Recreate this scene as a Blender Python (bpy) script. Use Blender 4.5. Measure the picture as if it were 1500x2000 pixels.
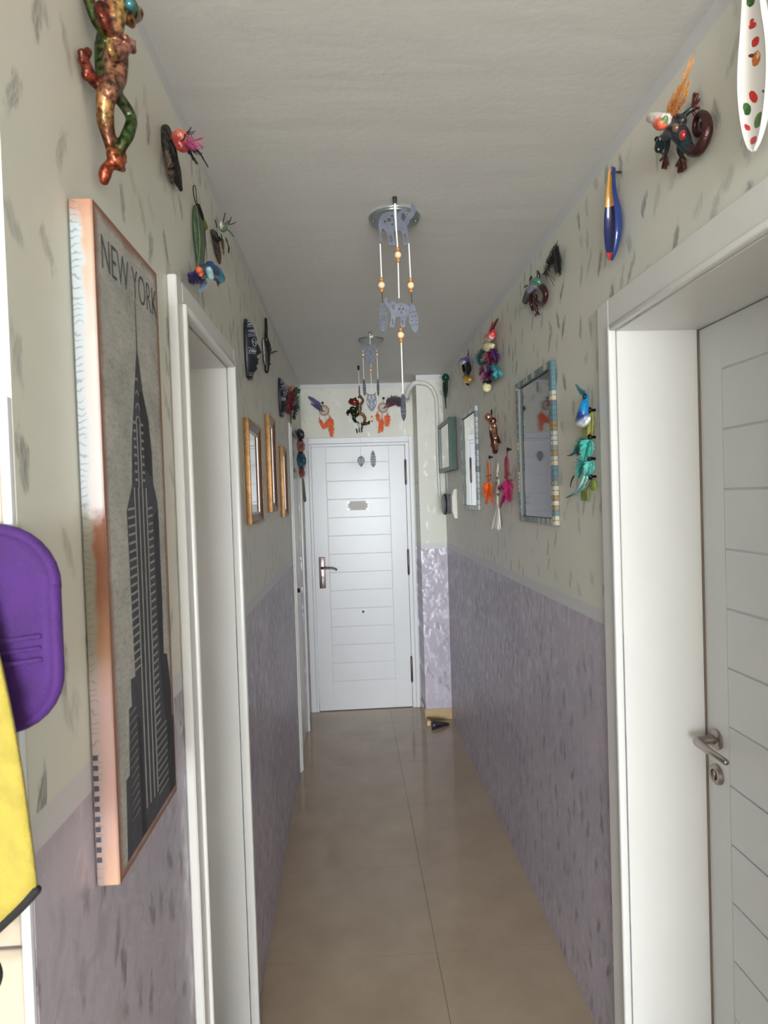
import bpy, bmesh, math, random
import numpy as np
from mathutils import Vector, Matrix
random.seed(7)
for o in list(bpy.data.objects): bpy.data.objects.remove(o)
SC = bpy.context.scene
COL = SC.collection
# ------------------------------------------------------------------ camera, sky, light, exposure
CAM_R, CAM_U, CAM_F = (0.9979, -0.0556, -0.0322), (0.0333, 0.0189, 0.9993), (0.055, 0.9983, -0.0207)
cd = bpy.data.cameras.new('camera'); cam = bpy.data.objects.new('camera', cd); COL.objects.link(cam)
cam.matrix_world = Matrix(((CAM_R[0], CAM_U[0], -CAM_F[0], 0), (CAM_R[1], CAM_U[1], -CAM_F[1], 0), (CAM_R[2], CAM_U[2], -CAM_F[2], 1.6600), (0, 0, 0, 1)))
cd.sensor_fit = 'HORIZONTAL'; cd.sensor_width = 36; cd.lens = 36 * 1201.10 / 1500
cd.clip_start = .02
cd.dof.use_dof = True; cd.dof.focus_distance = 3.2; cd.dof.aperture_fstop = 15
SC.camera = cam
w = bpy.data.worlds.new('sky'); SC.world = w; w.use_nodes = True
w.node_tree.nodes['Background'].inputs[0].default_value = (.80, .88, 1, 1)
w.node_tree.nodes['Background'].inputs[1].default_value = 1.6
def area_light(name, loc, rot, sx, sy, power, col):
    l = bpy.data.lights.new(name, 'AREA'); l.shape = 'RECTANGLE'; l.size = sx; l.size_y = sy; l.energy = power; l.color = col
    o = bpy.data.objects.new(name, l); COL.objects.link(o); o.location = loc; o.rotation_euler = rot
    return o
# daylight falling in through the big balcony window of the room behind the photographer
area_light('window_daylight', (-.4, -8.3, 1.45), (math.pi/2, 0, 0), 3.9, 2.0, 1150, (.89, .962, 1.0))
SC.view_settings.view_transform = 'Standard'; SC.view_settings.look = 'None'
SC.view_settings.exposure = .0; SC.view_settings.gamma = 1; SC.view_settings.use_curve_mapping = False

# ------------------------------------------------------------------ materials
def lin(r, g, b):
    f = lambda c: (c/12.92 if c <= .04045 else ((c+.055)/1.055)**2.4)
    return tuple(f(x/255) for x in (r, g, b))
def newmat(name):
    m = bpy.data.materials.new(name); m.use_nodes = True
    nt = m.node_tree; return m, nt, nt.nodes['Principled BSDF']
MC = {}
def mat(name, col=None, rough=.5, metal=0., var=0., vs=30., bump=0., bs=80., spec=None, coat=0., sheen=0., col2=None, cont=.5):
    """Principled material: two tones mixed by noise, optional fine relief."""
    if name in MC: return MC[name]
    m, nt, p = newmat(name); MC[name] = m
    p.inputs['Roughness'].default_value = rough; p.inputs['Metallic'].default_value = metal
    if spec is not None: p.inputs['Specular IOR Level'].default_value = spec
    if coat: p.inputs['Coat Weight'].default_value = coat; p.inputs['Coat Roughness'].default_value = .08
    if sheen: p.inputs['Sheen Weight'].default_value = sheen
    N = nt.nodes.new; K = nt.links.new
    p.inputs['Base Color'].default_value = (*col, 1)
    tc = N('ShaderNodeTexCoord')
    if var or col2:
        n = N('ShaderNodeTexNoise'); n.inputs['Scale'].default_value = vs; n.inputs['Detail'].default_value = 4
        K(tc.outputs['Object'], n.inputs['Vector'])
        r = N('ShaderNodeMapRange'); r.inputs[1].default_value = cont-.12; r.inputs[2].default_value = cont+.12
        K(n.outputs['Fac'], r.inputs[0])
        x = N('ShaderNodeMix'); x.data_type = 'RGBA'
        c2 = col2 if col2 else tuple(c*(1-var) for c in col)
        x.inputs[6].default_value = (*col, 1); x.inputs[7].default_value = (*c2, 1)
        K(r.outputs[0], x.inputs[0]); K(x.outputs[2], p.inputs['Base Color'])
    if bump:
        n2 = N('ShaderNodeTexNoise'); n2.inputs['Scale'].default_value = bs; n2.inputs['Detail'].default_value = 3
        K(tc.outputs['Object'], n2.inputs['Vector'])
        b = N('ShaderNodeBump'); b.inputs['Strength'].default_value = bump; b.inputs['Distance'].default_value = .003
        K(n2.outputs['Fac'], b.inputs['Height']); K(b.outputs[0], p.inputs['Normal'])
    return m
def paintmat(name, rough=.4, metal=0., var=.35, vs=120., bump=.25, gain=1.):
    """hand painted figurine: colour from the 'paint' attribute, mottled by noise"""
    if name in MC: return MC[name]
    m, nt, p = newmat(name); MC[name] = m
    N = nt.nodes.new; K = nt.links.new
    p.inputs['Roughness'].default_value = rough; p.inputs['Metallic'].default_value = metal
    a = N('ShaderNodeAttribute'); a.attribute_name = 'paint'
    tc = N('ShaderNodeTexCoord'); n = N('ShaderNodeTexNoise'); n.inputs['Scale'].default_value = vs
    K(tc.outputs['Object'], n.inputs['Vector'])
    r = N('ShaderNodeMapRange'); r.inputs[1].default_value = .35; r.inputs[2].default_value = .65; r.inputs[3].default_value = (1-var)*gain; r.inputs[4].default_value = (1+var)*gain
    K(n.outputs['Fac'], r.inputs[0])
    x = N('ShaderNodeMix'); x.data_type = 'RGBA'; x.blend_type = 'MULTIPLY'; x.inputs[0].default_value = 1
    K(a.outputs['Color'], x.inputs[6]); K(r.outputs[0], x.inputs[7]); K(x.outputs[2], p.inputs['Base Color'])
    b = N('ShaderNodeBump'); b.inputs['Strength'].default_value = bump; b.inputs['Distance'].default_value = .002
    K(n.outputs['Fac'], b.inputs['Height']); K(b.outputs[0], p.inputs['Normal'])
    return m
def wallmat(name, axis):
    """pearl paint: greenish cream over a lavender dado, dabbed with grey pearl brush marks (plain paint, world z decides the coat)"""
    m, nt, p = newmat(name); N = nt.nodes.new; K = nt.links.new
    def math_(op, a, b=None, c=None):
        n = N('ShaderNodeMath'); n.operation = op
        for i, v in enumerate((a, b, c)):
            if v is None: continue
            if isinstance(v, (int, float)): n.inputs[i].default_value = v
            else: K(v, n.inputs[i])
        return n.outputs[0]
    def ramp(v, a, b, lo=0., hi=1.):
        n = N('ShaderNodeMapRange'); n.interpolation_type = 'SMOOTHSTEP'
        K(v, n.inputs[0]); n.inputs[1].default_value = a; n.inputs[2].default_value = b; n.inputs[3].default_value = lo; n.inputs[4].default_value = hi
        return n.outputs[0]
    def mixc(f, a, b):
        n = N('ShaderNodeMix'); n.data_type = 'RGBA'
        K(f, n.inputs[0])
        for i, v in ((6, a), (7, b)):
            if isinstance(v, tuple): n.inputs[i].default_value = (*v, 1)
            else: K(v, n.inputs[i])
        return n.outputs[2]
    def vec(x, y, z=0.):
        n = N('ShaderNodeCombineXYZ')
        for i, v in enumerate((x, y, z)):
            if isinstance(v, (int, float)): n.inputs[i].default_value = v
            else: K(v, n.inputs[i])
        return n.outputs[0]
    def noise(v, scale, detail=2.):
        n = N('ShaderNodeTexNoise'); n.inputs['Scale'].default_value = scale; n.inputs['Detail'].default_value = detail
        K(v, n.inputs['Vector']); return n.outputs['Fac']
    tc = N('ShaderNodeTexCoord'); s = N('ShaderNodeSeparateXYZ'); K(tc.outputs['Object'], s.inputs[0])
    h = s.outputs['Y'] if axis == 'Y' else s.outputs['X']; z = s.outputs['Z']
    flat = vec(h, z)
    def dabs(du, dv, keep, off, wid, hei, lean):
        """one brush dab per cell: leaning ellipse with dry-brush streaks"""
        wob = math_('MULTIPLY', math_('SUBTRACT', noise(flat, 6), .5), .05)
        u = math_('DIVIDE', math_('ADD', math_('ADD', h, wob), off), du); v = math_('DIVIDE', math_('ADD', z, off*1.7), dv)
        vo = N('ShaderNodeTexVoronoi'); vo.voronoi_dimensions = '2D'; vo.feature = 'F1'; vo.inputs['Scale'].default_value = 1.; vo.inputs['Randomness'].default_value = .85
        K(vec(u, v), vo.inputs['Vector'])
        sp = N('ShaderNodeSeparateXYZ'); K(vo.outputs['Position'], sp.inputs[0])
        sc = N('ShaderNodeSeparateColor'); K(vo.outputs['Color'], sc.inputs[0])
        lx = math_('MULTIPLY', math_('SUBTRACT', u, sp.outputs[0]), du); ly = math_('MULTIPLY', math_('SUBTRACT', v, sp.outputs[1]), dv)
        sh = math_('MULTIPLY', math_('SUBTRACT', sc.outputs[1], .5-lean), .9)
        ex = math_('ADD', lx, math_('MULTIPLY', ly, sh))
        d = math_('SQRT', math_('ADD', math_('POWER', math_('DIVIDE', ex, wid), 2.), math_('POWER', math_('DIVIDE', ly, hei), 2.)))
        edge = math_('ADD', d, math_('MULTIPLY', math_('SUBTRACT', noise(vec(math_('MULTIPLY', h, 2.2), z), 46, 4), .5), 2.1))
        mk = ramp(edge, 1.05, .45)
        kp = math_('GREATER_THAN', sc.outputs[0], 1-keep)
        st = ramp(noise(vec(math_('MULTIPLY', ex, 8.), ly), 45, 2), .36, .60)
        return math_('MULTIPLY', math_('MULTIPLY', math_('MULTIPLY', mk, kp), math_('ADD', math_('MULTIPLY', st, .7), .3)), math_('ADD', math_('MULTIPLY', sc.outputs[2], .6), .4)), sc.outputs[2]
    up1, r1 = dabs(.070, .115, .58, .31, .0145, .040, .12)
    up2, r2 = dabs(.10, .13, .30, 5.17, .018, .026, .1)
    upd = math_('MAXIMUM', up1, math_('MULTIPLY', up2, .55))
    lo1, r3 = dabs(.060, .095, .55, 2.3, .014, .040, .12)
    lo2, r4 = dabs(.060, .078, .60, 9.7, .014, .034, -.1)
    streak = ramp(noise(vec(math_('MULTIPLY', h, 2.5), z, math_('MULTIPLY', noise(flat, 7), .6)), 12.5, 4), .47, .66)
    lowm = ramp(z, 1.2825, 1.2815); band = math_('MULTIPLY', ramp(z, 1.2815, 1.2825), ramp(z, 1.325, 1.321)); top = ramp(z, 2.530, 2.536)
    plain = math_('MAXIMUM', band, top)
    updm = math_('MULTIPLY', upd, math_('SUBTRACT', 1., math_('MAXIMUM', plain, lowm)))
    lod = math_('MULTIPLY', lo1, lowm)
    lol = math_('MULTIPLY', math_('MAXIMUM', math_('MULTIPLY', streak, .8), math_('MULTIPLY', lo2, .9)), lowm)
    bigv = noise(flat, 2.2, 3)
    cream = mixc(ramp(bigv, .35, .65), lin(220, 215, 202), lin(213, 212, 199))
    c = mixc(lowm, cream, mixc(ramp(noise(flat, 3.1, 4), .38, .62), lin(184, 174, 184), lin(174, 166, 178)))
    c = mixc(plain, c, lin(206, 204, 204))
    c = mixc(math_('MULTIPLY', updm, .8), c, lin(142, 146, 142))
    c = mixc(math_('MULTIPLY', lod, .85), c, lin(114, 108, 116))
    c = mixc(math_('MULTIPLY', lol, .74 if axis == 'Y' else .42), c, lin(214, 210, 220))
    K(c, p.inputs['Base Color'])
    pearl = math_('MAXIMUM', math_('MAXIMUM', updm, math_('MULTIPLY', lod, .6)), lol)
    K(math_('MULTIPLY', pearl, .6 if axis == 'Y' else .38), p.inputs['Metallic'])
    K(ramp(pearl, 0., 1., .46, .38), p.inputs['Roughness'])
    b = N('ShaderNodeBump'); b.inputs['Strength'].default_value = .22; b.inputs['Distance'].default_value = .002
    K(math_('ADD', math_('MULTIPLY', pearl, .3), math_('MULTIPLY', noise(flat, 55, 4), .4)), b.inputs['Height']); K(b.outputs[0], p.inputs['Normal'])
    return m
def ceilmat():
    m, nt, p = newmat('ceiling_paint'); N = nt.nodes.new; K = nt.links.new
    tc = N('ShaderNodeTexCoord'); mp = N('ShaderNodeMapping'); mp.inputs['Scale'].default_value = (1.1, 6, 1); K(tc.outputs['Object'], mp.inputs[0])
    n = N('ShaderNodeTexNoise'); n.inputs['Scale'].default_value = 2.2; n.inputs['Detail'].default_value = 4; K(mp.outputs[0], n.inputs['Vector'])
    x = N('ShaderNodeMix'); x.data_type = 'RGBA'; x.inputs[6].default_value = (*lin(228, 227, 223), 1); x.inputs[7].default_value = (*lin(220, 219, 215), 1)
    K(n.outputs['Fac'], x.inputs[0]); K(x.outputs[2], p.inputs['Base Color'])
    v = N('ShaderNodeTexNoise'); v.inputs['Scale'].default_value = 60; K(tc.outputs['Object'], v.inputs['Vector'])
    ad = N('ShaderNodeMath'); ad.operation = 'MULTIPLY_ADD'; ad.inputs[1].default_value = 3.0; K(n.outputs['Fac'], ad.inputs[0]); K(v.outputs['Fac'], ad.inputs[2])
    b = N('ShaderNodeBump'); b.inputs['Strength'].default_value = .12; b.inputs['Distance'].default_value = .004; K(ad.outputs[0], b.inputs['Height']); K(b.outputs[0], p.inputs['Normal'])
    p.inputs['Roughness'].default_value = .6
    return m
def floormat():
    m, nt, p = newmat('polished_beige_tile'); N = nt.nodes.new; K = nt.links.new
    tc = N('ShaderNodeTexCoord'); oi = N('ShaderNodeObjectInfo')
    n = N('ShaderNodeTexNoise'); n.inputs['Scale'].default_value = 4.; n.inputs['Detail'].default_value = 6; n.inputs['Roughness'].default_value = .6
    g = N('ShaderNodeNewGeometry'); K(g.outputs['Position'], n.inputs['Vector'])
    x = N('ShaderNodeMix'); x.data_type = 'RGBA'; x.inputs[6].default_value = (*lin(190, 171, 149), 1); x.inputs[7].default_value = (*lin(178, 158, 137), 1)
    r = N('ShaderNodeMapRange'); r.inputs[1].default_value = .3; r.inputs[2].default_value = .7; K(n.outputs['Fac'], r.inputs[0]); K(r.outputs[0], x.inputs[0]); K(x.outputs[2], p.inputs['Base Color'])
    p.inputs['Roughness'].default_value = .11; p.inputs['IOR'].default_value = 1.5
    return m
WL, WE, CEIL, TILE = wallmat('pearl_wall_paint', 'Y'), wallmat('pearl_end_wall_paint', 'X'), ceilmat(), floormat()
GROUT = mat('grout', lin(96, 80, 66), .8)
WHITE = mat('white_gloss_paint', lin(220, 218, 214), .28, var=.03, vs=3, bump=.05, bs=20)
DOORW = mat('white_door_lacquer', lin(222, 221, 223), .31, var=.02, vs=4, bump=.06, bs=14)
DOORG = mat('door_groove', lin(214, 214, 214), .4)
PLASTER = mat('white_plaster', lin(240, 239, 236), .7)
WTILE = mat('cream_wall_tile', lin(182, 168, 150), .25, var=.04, vs=6)
STEEL = mat('brushed_nickel', lin(165, 155, 150), .28, 1.)
BRONZE = mat('antique_bronze', lin(92, 78, 74), .35, .9)
DARK = mat('dark_iron', lin(40, 38, 38), .4, .7)
BLACK = mat('black_plastic', lin(28, 27, 28), .4)

# ------------------------------------------------------------------ mesh builder
def V(p): return Vector(p)
def path(pts, rads, k=5):
    """catmull-rom resample of points and radii"""
    pts = [V(p) for p in pts]
    if len(pts) < 3 or k < 2: return pts, list(rads)
    P, R_ = [], []
    for i in range(len(pts)-1):
        p0, p1, p2, p3 = pts[max(i-1, 0)], pts[i], pts[i+1], pts[min(i+2, len(pts)-1)]
        for j in range(k):
            t = j/k
            P.append(.5*((2*p1)+(p2-p0)*t+(2*p0-5*p1+4*p2-p3)*t*t+(3*p1-p0-3*p2+p3)*t**3)); R_.append(rads[i]*(1-t)+rads[i+1]*t)
    P.append(pts[-1]); R_.append(rads[-1])
    return P, R_
class M:
    def __init__(s): s.v, s.f, s.c, s.mi = [], [], [], []
    def add(s, vs, fs, col=(1, 1, 1), mi=0):
        b = len(s.v); s.v += [tuple(q) for q in vs]; s.f += [tuple(i+b for i in f) for f in fs]; s.c += [col]*len(vs); s.mi += [mi]*len(fs); return s
    def box(s, a, b, col=(1, 1, 1), mi=0):
        x0, x1 = sorted((a[0], b[0])); y0, y1 = sorted((a[1], b[1])); z0, z1 = sorted((a[2], b[2]))
        return s.add([(x, y, z) for z in (z0, z1) for y in (y0, y1) for x in (x0, x1)], [(0, 2, 3, 1), (4, 5, 7, 6), (0, 1, 5, 4), (2, 6, 7, 3), (0, 4, 6, 2), (1, 3, 7, 5)], col, mi)
    def tube(s, pts, r, n=8, k=4, col=(1, 1, 1), mi=0, flat=1., up=None):
        pts = [V(p) for p in pts]
        rads = list(r) if isinstance(r, (list, tuple)) else [r]*len(pts)
        P, R_ = path(pts, rads, k)
        # rounded ends
        t0, t1 = (P[0]-P[1]).normalized(), (P[-1]-P[-2]).normalized()
        P = [P[0]+t0*R_[0]*.75, P[0]+t0*R_[0]*.45]+P+[P[-1]+t1*R_[-1]*.45, P[-1]+t1*R_[-1]*.75]
        R_ = [R_[0]*.45, R_[0]*.85]+R_+[R_[-1]*.85, R_[-1]*.45]
        vs, fs = [], []
        T = (P[1]-P[0]).normalized(); a = V(up) if up else (V((0, 0, 1)) if abs(T.z) < .8 else V((0, 1, 0)))
        for i, q in enumerate(P):
            T = (P[min(i+1, len(P)-1)]-P[max(i-1, 0)]).normalized()
            a = (a-T*a.dot(T)); a = a.normalized() if a.length > 1e-6 else T.orthogonal().normalized()
            b_ = T.cross(a)
            for j in range(n):
                th = 2*math.pi*j/n; vs.append(q+(b_*math.cos(th)+a*(math.sin(th)*flat))*R_[i])
        for i in range(len(P)-1):
            for j in range(n): fs.append((i*n+j, i*n+(j+1) % n, (i+1)*n+(j+1) % n, (i+1)*n+j))
        fs.append(tuple(range(n-1, -1, -1))); L_ = (len(P)-1)*n; fs.append(tuple(L_+j for j in range(n)))
        return s.add(vs, fs, col, mi)
    def ell(s, c, r, ax=None, n=10, m=7, col=(1, 1, 1), mi=0):
        c = V(c); r = (r, r, r) if isinstance(r, (int, float)) else r
        A = [V(a) for a in ax] if ax else [V((1, 0, 0)), V((0, 1, 0)), V((0, 0, 1))]
        vs, fs = [c-A[2]*r[2]], []
        for i in range(1, m):
            ph = -math.pi/2+math.pi*i/m
            for j in range(n):
                th = 2*math.pi*j/n; vs.append(c+A[0]*(r[0]*math.cos(ph)*math.cos(th))+A[1]*(r[1]*math.cos(ph)*math.sin(th))+A[2]*(r[2]*math.sin(ph)))
        vs.append(c+A[2]*r[2]); e = len(vs)-1
        for j in range(n):
            fs.append((0, 1+(j+1) % n, 1+j)); fs.append((e, e-n+j, e-n+(j+1) % n))
        for i in range(m-2):
            for j in range(n): fs.append((1+i*n+j, 1+i*n+(j+1) % n, 1+(i+1)*n+(j+1) % n, 1+(i+1)*n+j))
        return s.add(vs, fs, col, mi)
    def prism(s, poly, nrm, depth, col=(1, 1, 1), mi=0):
        """extrude a planar 3D polygon along nrm"""
        n = len(poly); a = [V(p) for p in poly]; d = V(nrm)*depth
        vs = a+[p+d for p in a]
        fs = [tuple(range(n-1, -1, -1)), tuple(range(n, 2*n))]+[(i, (i+1) % n, n+(i+1) % n, n+i) for i in range(n)]
        return s.add(vs, fs, col, mi)
    def lathe(s, prof, o, ax, n=20, col=(1, 1, 1), mi=0):
        o = V(o); ax = V(ax).normalized(); a = ax.orthogonal().normalized(); b_ = ax.cross(a); vs, fs = [], []
        for r, h in prof:
            for j in range(n):
                th = 2*math.pi*j/n; vs.append(o+ax*h+(a*math.cos(th)+b_*math.sin(th))*r)
        for i in range(len(prof)-1):
            for j in range(n): fs.append((i*n+j, i*n+(j+1) % n, (i+1)*n+(j+1) % n, (i+1)*n+j))
        fs.append(tuple(range(n-1, -1, -1))); L_ = (len(prof)-1)*n; fs.append(tuple(L_+j for j in range(n)))
        return s.add(vs, fs, col, mi)
    def torus(s, c, R_, r, nrm, n=24, m=6, col=(1, 1, 1)):
        c = V(c); ax = V(nrm).normalized(); a = ax.orthogonal().normalized(); b_ = ax.cross(a); vs, fs = [], []
        for i in range(n):
            th = 2*math.pi*i/n; e = a*math.cos(th)+b_*math.sin(th)
            for j in range(m):
                ph = 2*math.pi*j/m; vs.append(c+e*(R_+r*math.cos(ph))+ax*(r*math.sin(ph)))
        for i in range(n):
            for j in range(m): fs.append((i*m+j, ((i+1) % n)*m+j, ((i+1) % n)*m+(j+1) % m, i*m+(j+1) % m))
        return s.add(vs, fs, col)
    def feather(s, pts, width, nrm, col, n=26, tipcol=None, fluff=.25, swept=.8, ragged=.2):
        """quill along pts with a vane of separate barbs on both sides"""
        P, _ = path(pts, [0]*len(pts), 8); nrm = V(nrm).normalized(); Ltot = sum((P[i+1]-P[i]).length for i in range(len(P)-1))
        n = int(n*1.5)
        s.tube(pts, [Ltot*.012]+[Ltot*.008]*(len(pts)-1), n=4, k=3, col=tuple(c*.6 for c in col))
        for i in range(n):
            t = .1+.88*i/(n-1); x = t*(len(P)-1); j = min(int(x), len(P)-2); q = P[j].lerp(P[j+1], x-j); T = (P[j+1]-P[j]).normalized()
            S_ = nrm.cross(T).normalized(); wd = width*(math.sin(math.pi*min(1, .12+.86*t)))**.55*(1-.25*t)
            for sd in (-1, 1):
                l = wd*(1+random.uniform(-ragged, ragged)); d = (S_*sd+T*swept*(.8+.9*t)+nrm*random.uniform(-fluff, fluff)).normalized()
                e = q+d*l; b_ = Ltot/n*1.25; tip = e+T*b_*.9*(1-.6*t)
                cc = col if not tipcol else tuple(a*(1-t)+b*t for a, b in zip(col, tipcol)); cc = tuple(min(1, v*random.uniform(.8, 1.2)) for v in cc)
                s.add([q-T*b_*.5, q+T*b_*.6, tip, e-T*b_*.35], [(0, 1, 2, 3)], cc)
        return s
    def obj(s, name, mats, parent=None, smooth=True, bevel=0., origin=None, seg=1):
        o0 = V(origin) if origin is not None else (V(parent['o']) if parent is not None and 'o' in parent.keys() else V((0, 0, 0)))
        me = bpy.data.meshes.new(name); me.from_pydata([tuple(V(q)-o0) for q in s.v], [], s.f)
        for m_ in (mats if isinstance(mats, (list, tuple)) else [mats]): me.materials.append(m_)
        me.polygons.foreach_set('material_index', s.mi)
        ca = me.color_attributes.new('paint', 'FLOAT_COLOR', 'POINT'); ca.data.foreach_set('color', [x for c in s.c for x in (*c, 1.)])
        bm = bmesh.new(); bm.from_mesh(me); bmesh.ops.recalc_face_normals(bm, faces=bm.faces)
        if bevel: bmesh.ops.bevel(bm, geom=list(bm.edges), offset=bevel, segments=seg, affect='EDGES', profile=.5, clamp_overlap=True)
        bm.to_mesh(me); bm.free()
        if smooth: me.shade_smooth(); 
        else: me.shade_flat()
        o = bpy.data.objects.new(name, me); COL.objects.link(o)
        if parent is not None:
            o.parent = parent
            if 'o' in parent.keys() and parent.type == 'MESH': o['o'] = parent['o']
        else: o.location = o0
        o['o'] = tuple(o0)
        if smooth and (bevel or smooth == 'auto'): me.set_sharp_from_angle(angle=math.radians(40))
        return o
def thing(name, label, cat, loc, group=None):
    o = bpy.data.objects.new(name, None); COL.objects.link(o); o.location = loc; o.empty_display_size = .03
    o['o'] = tuple(loc); o['label'] = label; o['category'] = cat
    if group: o['group'] = group
    return o
def tag(o, label, cat, group=None):
    o['label'] = label; o['category'] = cat
    if group: o['group'] = group
    return o
def struct(o): o['kind'] = 'structure'; return o
def room_part(name, loc=(0, 0, 0)):
    o = bpy.data.objects.new(name, None); COL.objects.link(o); o.location = loc; o['o'] = tuple(loc); o['kind'] = 'structure'; return o
def figure(name, limbs, voxel, m_, parent, smooth_it=3):
    """one continuous body: tapering limbs fused by a voxel remesh, painted by the nearest limb"""
    b = M(); S_, C_ = [], []
    for L_ in limbs:
        pts, r, c = L_[0], L_[1], L_[2]
        if len(pts) == 1: b.ell(pts[0], r if not isinstance(r, (list, tuple)) or len(r) == 3 else r[0], n=12, m=8); S_.append(tuple(pts[0])); C_.append(c); continue
        rr = r if isinstance(r, (list, tuple)) else [r]*len(pts)
        b.tube(pts, rr, n=10, k=4)
        P, _ = path(pts, rr, 4)
        if len(P) == 2: P = [P[0].lerp(P[1], t/4) for t in range(5)]
        S_ += [tuple(q) for q in P]; C_ += [c]*len(P)
    o = b.obj(name, m_, parent)
    md = o.modifiers.new('fuse', 'REMESH'); md.mode = 'VOXEL'; md.voxel_size = voxel
    ms = o.modifiers.new('soft', 'SMOOTH'); ms.iterations = smooth_it; ms.factor = .5
    me = bpy.data.meshes.new_from_object(o.evaluated_get(bpy.context.evaluated_depsgraph_get()))
    o.modifiers.clear(); o.data = me; me.name = name
    if not len(me.materials): me.materials.append(m_)
    me.shade_smooth()
    n = len(me.vertices); X = np.empty(n*3); me.vertices.foreach_get('co', X); X = X.reshape(-1, 3)+np.array(o['o'])
    S_ = np.array(S_); C_ = np.array(C_); out = np.ones((n, 4))
    for i in range(0, n, 4000):
        d = ((X[i:i+4000, None]-S_[None])**2).sum(2); wt = 1/(d+1e-7)**3; out[i:i+4000, :3] = (wt @ C_)/wt.sum(1)[:, None]
    if 'paint' in me.color_attributes: me.color_attributes.remove(me.color_attributes['paint'])
    ca = me.color_attributes.new('paint', 'FLOAT_COLOR', 'POINT'); ca.data.foreach_set('color', out.ravel())
    return o
def cutout(name, contours, o, ex, ey, thick, m_, parent):
    """flat sheet with holes: 2D contours -> filled, extruded curve -> mesh laid in the plane o + x*ex + y*ey"""
    cu = bpy.data.curves.new(name, 'CURVE'); cu.dimensions = '2D'; cu.fill_mode = 'BOTH'; cu.extrude = thick/2
    for c in contours:
        sp = cu.splines.new('POLY'); sp.points.add(len(c)-1); sp.use_cyclic_u = True
        for q, p_ in zip(sp.points, c): q.co = (p_[0], p_[1], 0, 1)
    t = bpy.data.objects.new(name, cu); COL.objects.link(t)
    me = bpy.data.meshes.new_from_object(t.evaluated_get(bpy.context.evaluated_depsgraph_get()))
    bpy.data.objects.remove(t); bpy.data.curves.remove(cu)
    ex, ey = V(ex), V(ey); ez = ex.cross(ey)
    b = M(); b.add([V(o)+ex*v.co.x+ey*v.co.y+ez*v.co.z for v in me.vertices], [tuple(p.vertices) for p in me.polygons])
    bpy.data.meshes.remove(me)
    return b.obj(name, m_, parent, smooth=False)
def lettering(name, body, o, ex, ey, size, wid, m_, parent, thick=.0006):
    """flat print: words laid on the plane, stretched to the given width"""
    cu = bpy.data.curves.new(name, 'FONT'); cu.body = body; cu.extrude = thick/2; cu.resolution_u = 3; cu.offset = -.016
    t = bpy.data.objects.new(name, cu); COL.objects.link(t)
    me = bpy.data.meshes.new_from_object(t.evaluated_get(bpy.context.evaluated_depsgraph_get()))
    bpy.data.objects.remove(t); bpy.data.curves.remove(cu)
    xs = [v.co.x for v in me.vertices]; ys = [v.co.y for v in me.vertices]; x0, x1, y1 = min(xs), max(xs), max(ys)
    ex, ey = V(ex), V(ey); ez = ex.cross(ey); b = M()
    b.add([V(o)+ex*((v.co.x-x0)/(x1-x0)*wid)+ey*(v.co.y/y1*size)+ez*v.co.z for v in me.vertices], [tuple(p.vertices) for p in me.polygons])
    bpy.data.meshes.remove(me)
    return b.obj(name, m_, parent, smooth=False)
def circ(x, y, r, n=10, ry=None): return [(x+r*math.cos(2*math.pi*i/n), y+(ry or r)*math.sin(2*math.pi*i/n)) for i in range(n)]
# colours of the ornaments (linear)
GRN, COP, GLD, RED, PNK, TEAL, PUR, ORG = lin(70, 92, 48), lin(168, 104, 74), lin(190, 146, 84), lin(140, 52, 38), lin(190, 130, 120), lin(28, 130, 150), lin(62, 34, 92), lin(238, 120, 40)
BLK, BRN, BLU, WHT, YEL, MAG = lin(30, 28, 30), lin(78, 58, 48), lin(30, 50, 120), lin(225, 220, 212), lin(216, 168, 52), lin(176, 28, 96)
XL, XR, YD, HC = -0.3582, 0.7137, 4.8363, 2.5706
# ------------------------------------------------------------------ the room
T = .22                                                             # wall thickness
# floor: grout slab, square polished tiles laid as pieces
floor = room_part('floor')
M().box((-2.7, -8.4, -.06), (2.8, 5.1, -.0025)).obj('screed', GROUT, floor, smooth=False)
tm = None
for i in range(-4, 4):
    for k in range(-19, 5):
        x0, y0 = .2632+.64*i, 2.2001+.54*k
        if y0 > .2 and i not in (-1, 0): continue
        if tm is None:
            t = M().box((-.3192, -.2692, -.02), (.3192, .2692, 0)).obj('tile', TILE, floor, smooth=False, origin=(0, 0, 0)); tm = t
        else:
            t = tm.copy(); COL.objects.link(t); t.parent = floor
        t.location = (x0+.32, y0+.27, 0)
# ceiling
struct(M().box((-2.7, -8.4, HC), (2.8, 5.1, HC+.1)).obj('ceiling', CEIL, smooth=False))
# left wall with two door openings (narrow doorway, far flush door)
A0, A1, AZ = 1.345, 1.885, 2.072
B0, B1, BZ = 3.80, 4.43, 2.105
b = M()
for y0, y1, z0, z1 in ((.683, A0, 0, HC), (A0, A1, AZ, HC), (A1, B0, 0, HC), (B0, B1, BZ, HC), (B1, YD, 0, HC)): b.box((XL-T, y0, z0), (XL, y1, z1))
wl = struct(b.obj('wall_left', WL, smooth=False))
# right wall with the near doorway
D0, D1, DZ = .76, 1.588, 2.083
b = M()
for y0, y1, z0, z1 in ((-.3, D0, 0, HC), (D0, D1, DZ, HC), (D1, YD, 0, HC)): b.box((XR, y0, z0), (XR+T+.06, y1, z1))
wr = struct(b.obj('wall_right', WL, smooth=False))
M().prism([(XR+.0001, 1.6963, .235), (XR+.0001, 1.7003, .235), (XR+.0001, 1.7025, .345), (XR+.0001, 1.6998, .345)], (-1, 0, 0), .0006).obj('pale_streak', mat('pale_streak_white', lin(214, 212, 216), .5), wr, smooth=False)  # thin pale upright streak low on the right wall
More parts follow.
